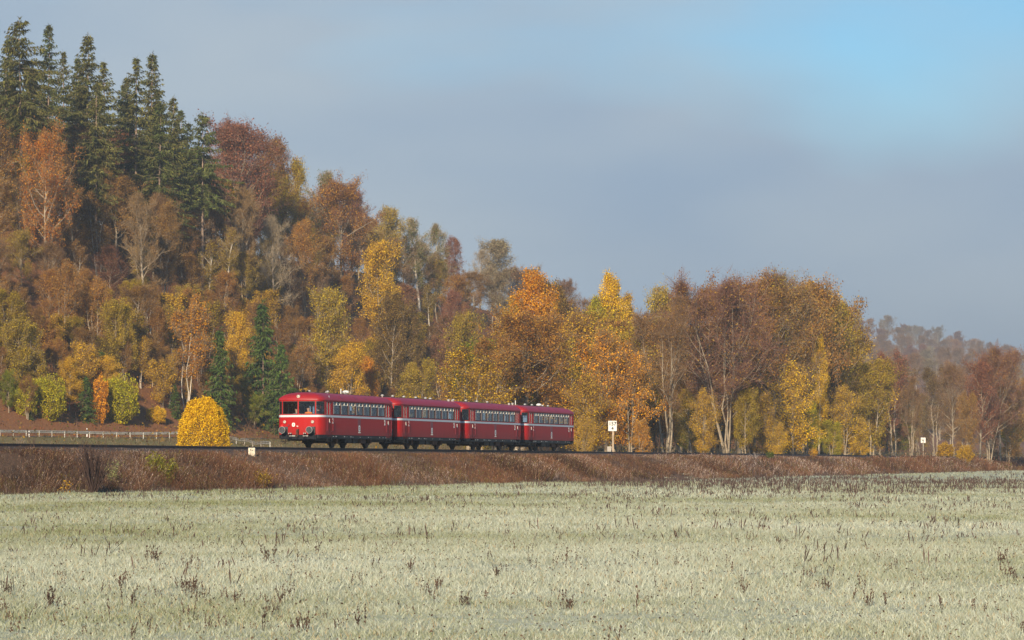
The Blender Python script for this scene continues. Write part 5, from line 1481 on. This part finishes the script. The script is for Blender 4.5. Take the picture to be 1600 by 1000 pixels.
stem_clump('green_shrub', 1203, -3.4, 14, .7, .3, (.1, .1, .03), 'small green shrub on the embankment top right of the bare trunks', 'shrub', 500, (.09, .11, .02), .008, 13)
stem_clump('tall_weed', 52, -2.6, 5, 1.1, .3, (.10, .06, .045), 'dark tall dead weed beside the rail at the left', 'weed', 0, (.1, .1, .1), .010, 14)
stem_clump('tall_weed', 162, 3.4, 3, 1.3, .15, (.09, .055, .04), 'thin dead stalks behind the rail above the willow bush', 'weed', 0, (.1, .1, .1), .009, 15)
stem_clump('tall_weed', 241, 4.2, 6, 1.0, .3, (.10, .07, .05), 'dead weed tuft behind the rail left of the dome bush', 'weed', 0, (.1, .1, .1), .009, 16)
stem_clump('frosted_weed', 1180, -3.0, 16, .6, .7, (.45, .38, .33), 'frost-white weed clump on the embankment right of the bare trunks', 'weed', 0, (.1, .1, .1), .010, 18)
stem_clump('frosted_weed', 34, 4.5, 12, 1.2, .3, (.32, .25, .2), 'pale feathery reeds behind the rail at the left', 'weed', 0, (.1, .1, .1), .010, 19)

# ------------------------------------------------------------------ road with guardrail and marker posts
M_ASPH = simple('asphalt', (.06, .058, .055), .9, noise=.3, nscale=2)
M_GALV = simple('galvanised_steel', (.42, .40, .35), .5, metal=.25, noise=.2, nscale=1.5)
M_BLACK = simple('black_paint', (.015, .015, .015), .6)
M_CONC = simple('concrete', (.42, .38, .32), .9, noise=.25, nscale=5)
rd = MB(); ra = np.arange(60, 262, 4.0)
pts = []
for a in ra:
    sh = .2 * float(np.clip(a - 167, -40, 60)); vs = []
    for n_ in (84.5, 90.5):
        x, y = W(a, n_ - sh); vs.append((x, y, max(gz(x, y), 4.25) + .05))
    pts.append(vs)
rd.add([v for p in pts for v in p], [(2 * i, 2 * i + 1, 2 * i + 3, 2 * i + 2) for i in range(len(pts) - 1)])
road = rd.build('road', M_ASPH); road['kind'] = 'structure'
def rail_run(name, P, label, spacing=2.0):
    """guardrail along the polyline P of (x, y): beam, and each post a part"""
    P = [Vector((p[0], p[1])) for p in P]; dens = []
    for i in range(len(P) - 1):
        k = max(1, int((P[i + 1] - P[i]).length / .5))
        dens += [P[i].lerp(P[i + 1], q / k) for q in range(k)]
    dens.append(P[-1])
    root = empty(name, (dens[0].x, dens[0].y, gz(*dens[0]))); o0 = root.location
    z = [gz(p.x, p.y) for p in dens]; z = list(np.convolve(np.pad(z, 6, 'edge'), np.ones(13) / 13, 'valid'))
    prof = [(0, .44), (-.05, .47), (-.06, .52), (-.01, .565), (.0, .60), (-.01, .635), (-.06, .68), (-.05, .73), (0, .76)]
    vs = []; k = len(prof)
    for i, p in enumerate(dens):
        d = (dens[min(i + 1, len(dens) - 1)] - dens[max(i - 1, 0)]).normalized(); nn = Vector((-d.y, d.x))
        if nn.y > 0: nn = -nn
        for (u, w) in prof: vs.append((p.x - nn.x * u - o0.x, p.y - nn.y * u - o0.y, z[i] + w - o0.z))
    m = MB(); m.add(vs, [(i * k + j, i * k + j + 1, (i + 1) * k + j + 1, (i + 1) * k + j) for i in range(len(dens) - 1) for j in range(k - 1)])
    m.build('beam', M_GALV, root)
    pm = MB(); pm.box(-.05, .05, -.03, -.022, -.4, .72); pm.box(-.05, -.042, -.03, .05, -.4, .72); pm.box(.042, .05, -.03, .05, -.4, .72)
    po = pm.build('post', M_GALV, root); first = True; acc = 0.0; last = dens[0]
    for i, p in enumerate(dens):
        acc += (p - last).length; last = p
        if i == 0 or acc >= spacing:
            acc = 0.0; q = po if first else po.copy()
            if not first: COL.objects.link(q); q.parent = root
            first = False; q.location = (p.x - o0.x, p.y - o0.y - .04, z[i] - o0.z); q.rotation_euler = (0, 0, .1)
    tag(root, label, 'guardrail'); return root
def at(px, D): return ((px - 800) / FPX * D, D)
rail_run('guardrail', [at(-25, 328), at(0, 330), at(140, 342), at(275, 352), at(310, 354)], 'grey steel guardrail along the road left of the golden dome bush')
rail_run('guardrail', [at(357, 345), at(385, 325), at(422, 300)], 'grey guardrail bending down from the dome bush towards the train', 9.0)
def marker(px, D, label, zadd=0):
    x, y = at(px, D); r = empty('marker_post', (x, y, gz(x, y) + zadd)); m = MB()
    m.add([(-.06, -.05, 0), (.06, -.05, 0), (.0, .07, 0), (-.06, -.05, .93), (.06, -.05, .93), (0, .07, 1.03)], [(0, 1, 4, 3), (1, 2, 5, 4), (2, 0, 3, 5), (3, 4, 5), (0, 2, 1)])
    m.build('shaft', M_WHITE, r)
    m = MB(); m.box(-.064, .064, -.056, .03, .66, .84); m.build('band', M_BLACK, r)
    tag(r, label, 'marker post')
marker(136, 350, 'white roadside marker post standing taller than the guardrail', .1)
marker(45.5, 329, 'white marker post half hidden in front of the left guardrail', -.3)

# ------------------------------------------------------------------ lineside signs
x, y = ray_point(957, 3.4); zb = gz(x, y)
s = empty('kilometre_board', (x, y, zb)); sc = y / FPX
zt = CZ + (724 - 657.5) * sc - zb; zl = CZ + (724 - 673.5) * sc - zb; hw = 6.6 * sc
m = MB(); m.box(-hw, hw, -.03, 0, zl, zt); bd = m.build('board', M_WHITE, s, bevel=.01)
hb = zt - zl
for body, zz, sz in (('157', zl + hb * .70, hb * .50), ('4', zl + hb * .25, hb * .44)):
    lettering('numerals', body, sz, M_BLACK, bd, (0, -.036, zz), (math.pi / 2, 0, 0), .012)
m = MB(); m.box(-.03, .13, .003, .14, -.6, zt - .1); m.build('post', simple('weathered_wood', (.42, .32, .22), .9, noise=.3, nscale=4), s, bevel=.01)
m = MB(); m.tube([(.15, .1, zl * .35), (.55, .2, -.5)], .06, 6); m.build('strut', M_BARK, s)
s.rotation_euler = (0, 0, .05)
tag(s, 'white kilometre board reading 157 over 4 beside the track', 'sign')
x, y = ray_point(951.8, 2.7); m = MB(); m.box(-.17, .17, -.15, .15, -.3, CZ + (724 - 697.6) * y / FPX - gz(x, y)); o = m.build('concrete_block', M_CONC, bevel=.02); o.location = (x, y, gz(x, y)); tag(o, 'small pale concrete block at the foot of the kilometre board', 'block')
x, y = ray_point(393.5, -3.1); sc = y / FPX; zb = gz(x, y)
s = empty('kilometre_stone', (x, y, zb)); zt = CZ + (724 - 699.6) * sc - zb; m = MB(); m.box(-5.4 * sc, 5.4 * sc, -.14, .14, -.25, zt); m.build('stone', simple('limewashed_stone', (.66, .58, .44), .9, noise=.3, nscale=6), s, bevel=.035)
m = MB()
for (u0, u1, v0, v1) in ((-.075, -.05, -.16, -.06), (-.05, -.02, -.09, -.06), (-.05, -.02, -.16, -.13), (0.0, .04, -.15, -.12), (.04, .08, -.18, -.14)):
    m.box(u0, u1, -.146, -.139, zt + v0, zt + v1)
m.build('worn_numeral', M_BLACK, s); tag(s, 'pale squat kilometre stone with worn black figures in front of the rail', 'stone')
x, y = ray_point(1442.5, 5.5); sc = y / FPX; zb = gz(x, y); s = empty('square_sign', (x, y, zb)); zt = CZ + (724 - 683.8) * sc - zb; zl = CZ + (724 - 692) * sc - zb; hw = 3.7 * sc
m = MB(); m.box(-hw, hw, -.02, 0, zl, zt); bd = m.build('board', M_WHITE, s)
mid = (zl + zt) / 2; m = MB()
for q in range(14):
    t0, t1 = 2.2 + q / 14 * 4.6, 2.2 + (q + 1) / 14 * 4.6
    m.add([(-.04 + math.cos(t) * r_ * hw, -.026, mid + .09 + math.sin(t) * r_ * hw) for t in (t0, t1) for r_ in (.52, .26)], [(0, 1, 3, 2)])
m.box(-.05, .03, -.028, -.022, zl + .02, mid)
m.build('symbol', M_BLACK, bd); m = MB(); m.box(-.035, .035, .003, .06, -.4, zt - .08); m.build('post', M_GALV, s)
tag(s, 'small square white sign with a dark curved symbol on a thin post', 'sign')

# ------------------------------------------------------------------ haze over the valley
hm = bpy.data.materials.new('valley_haze'); hm.use_nodes = True; nt = hm.node_tree; nt.nodes.remove(nt.nodes['Principled BSDF'])
pv = nt.nodes.new('ShaderNodeVolumePrincipled'); pv.inputs['Density'].default_value = HAZE_DENSITY; pv.inputs['Color'].default_value = (.47, .54, .61, 1); pv.inputs['Anisotropy'].default_value = .0
nt.links.new(pv.outputs['Volume'], nt.nodes['Material Output'].inputs['Volume'])
m = MB(); m.box(-340, 3330, -440, 520, -1.3, 150); hz = m.build('haze', hm)
hz.location = (*W(0, 0), 0); hz.rotation_euler = (0, 0, TRACK_ROT); hz['kind'] = 'stuff'; hz['label'] = 'thin pale morning haze filling the valley air'; hz['category'] = 'haze'
tris = 0; seen = set()
for ob in scene.objects:
    if ob.type == 'MESH' and ob.data.name not in seen:
        seen.add(ob.data.name); tris += sum(ob.data.polygons[i].loop_total - 2 for i in range(0, len(ob.data.polygons), max(1, len(ob.data.polygons) // 50))) * max(1, len(ob.data.polygons) // 50)
print('TRIS about', tris, 'objects', len(scene.objects))
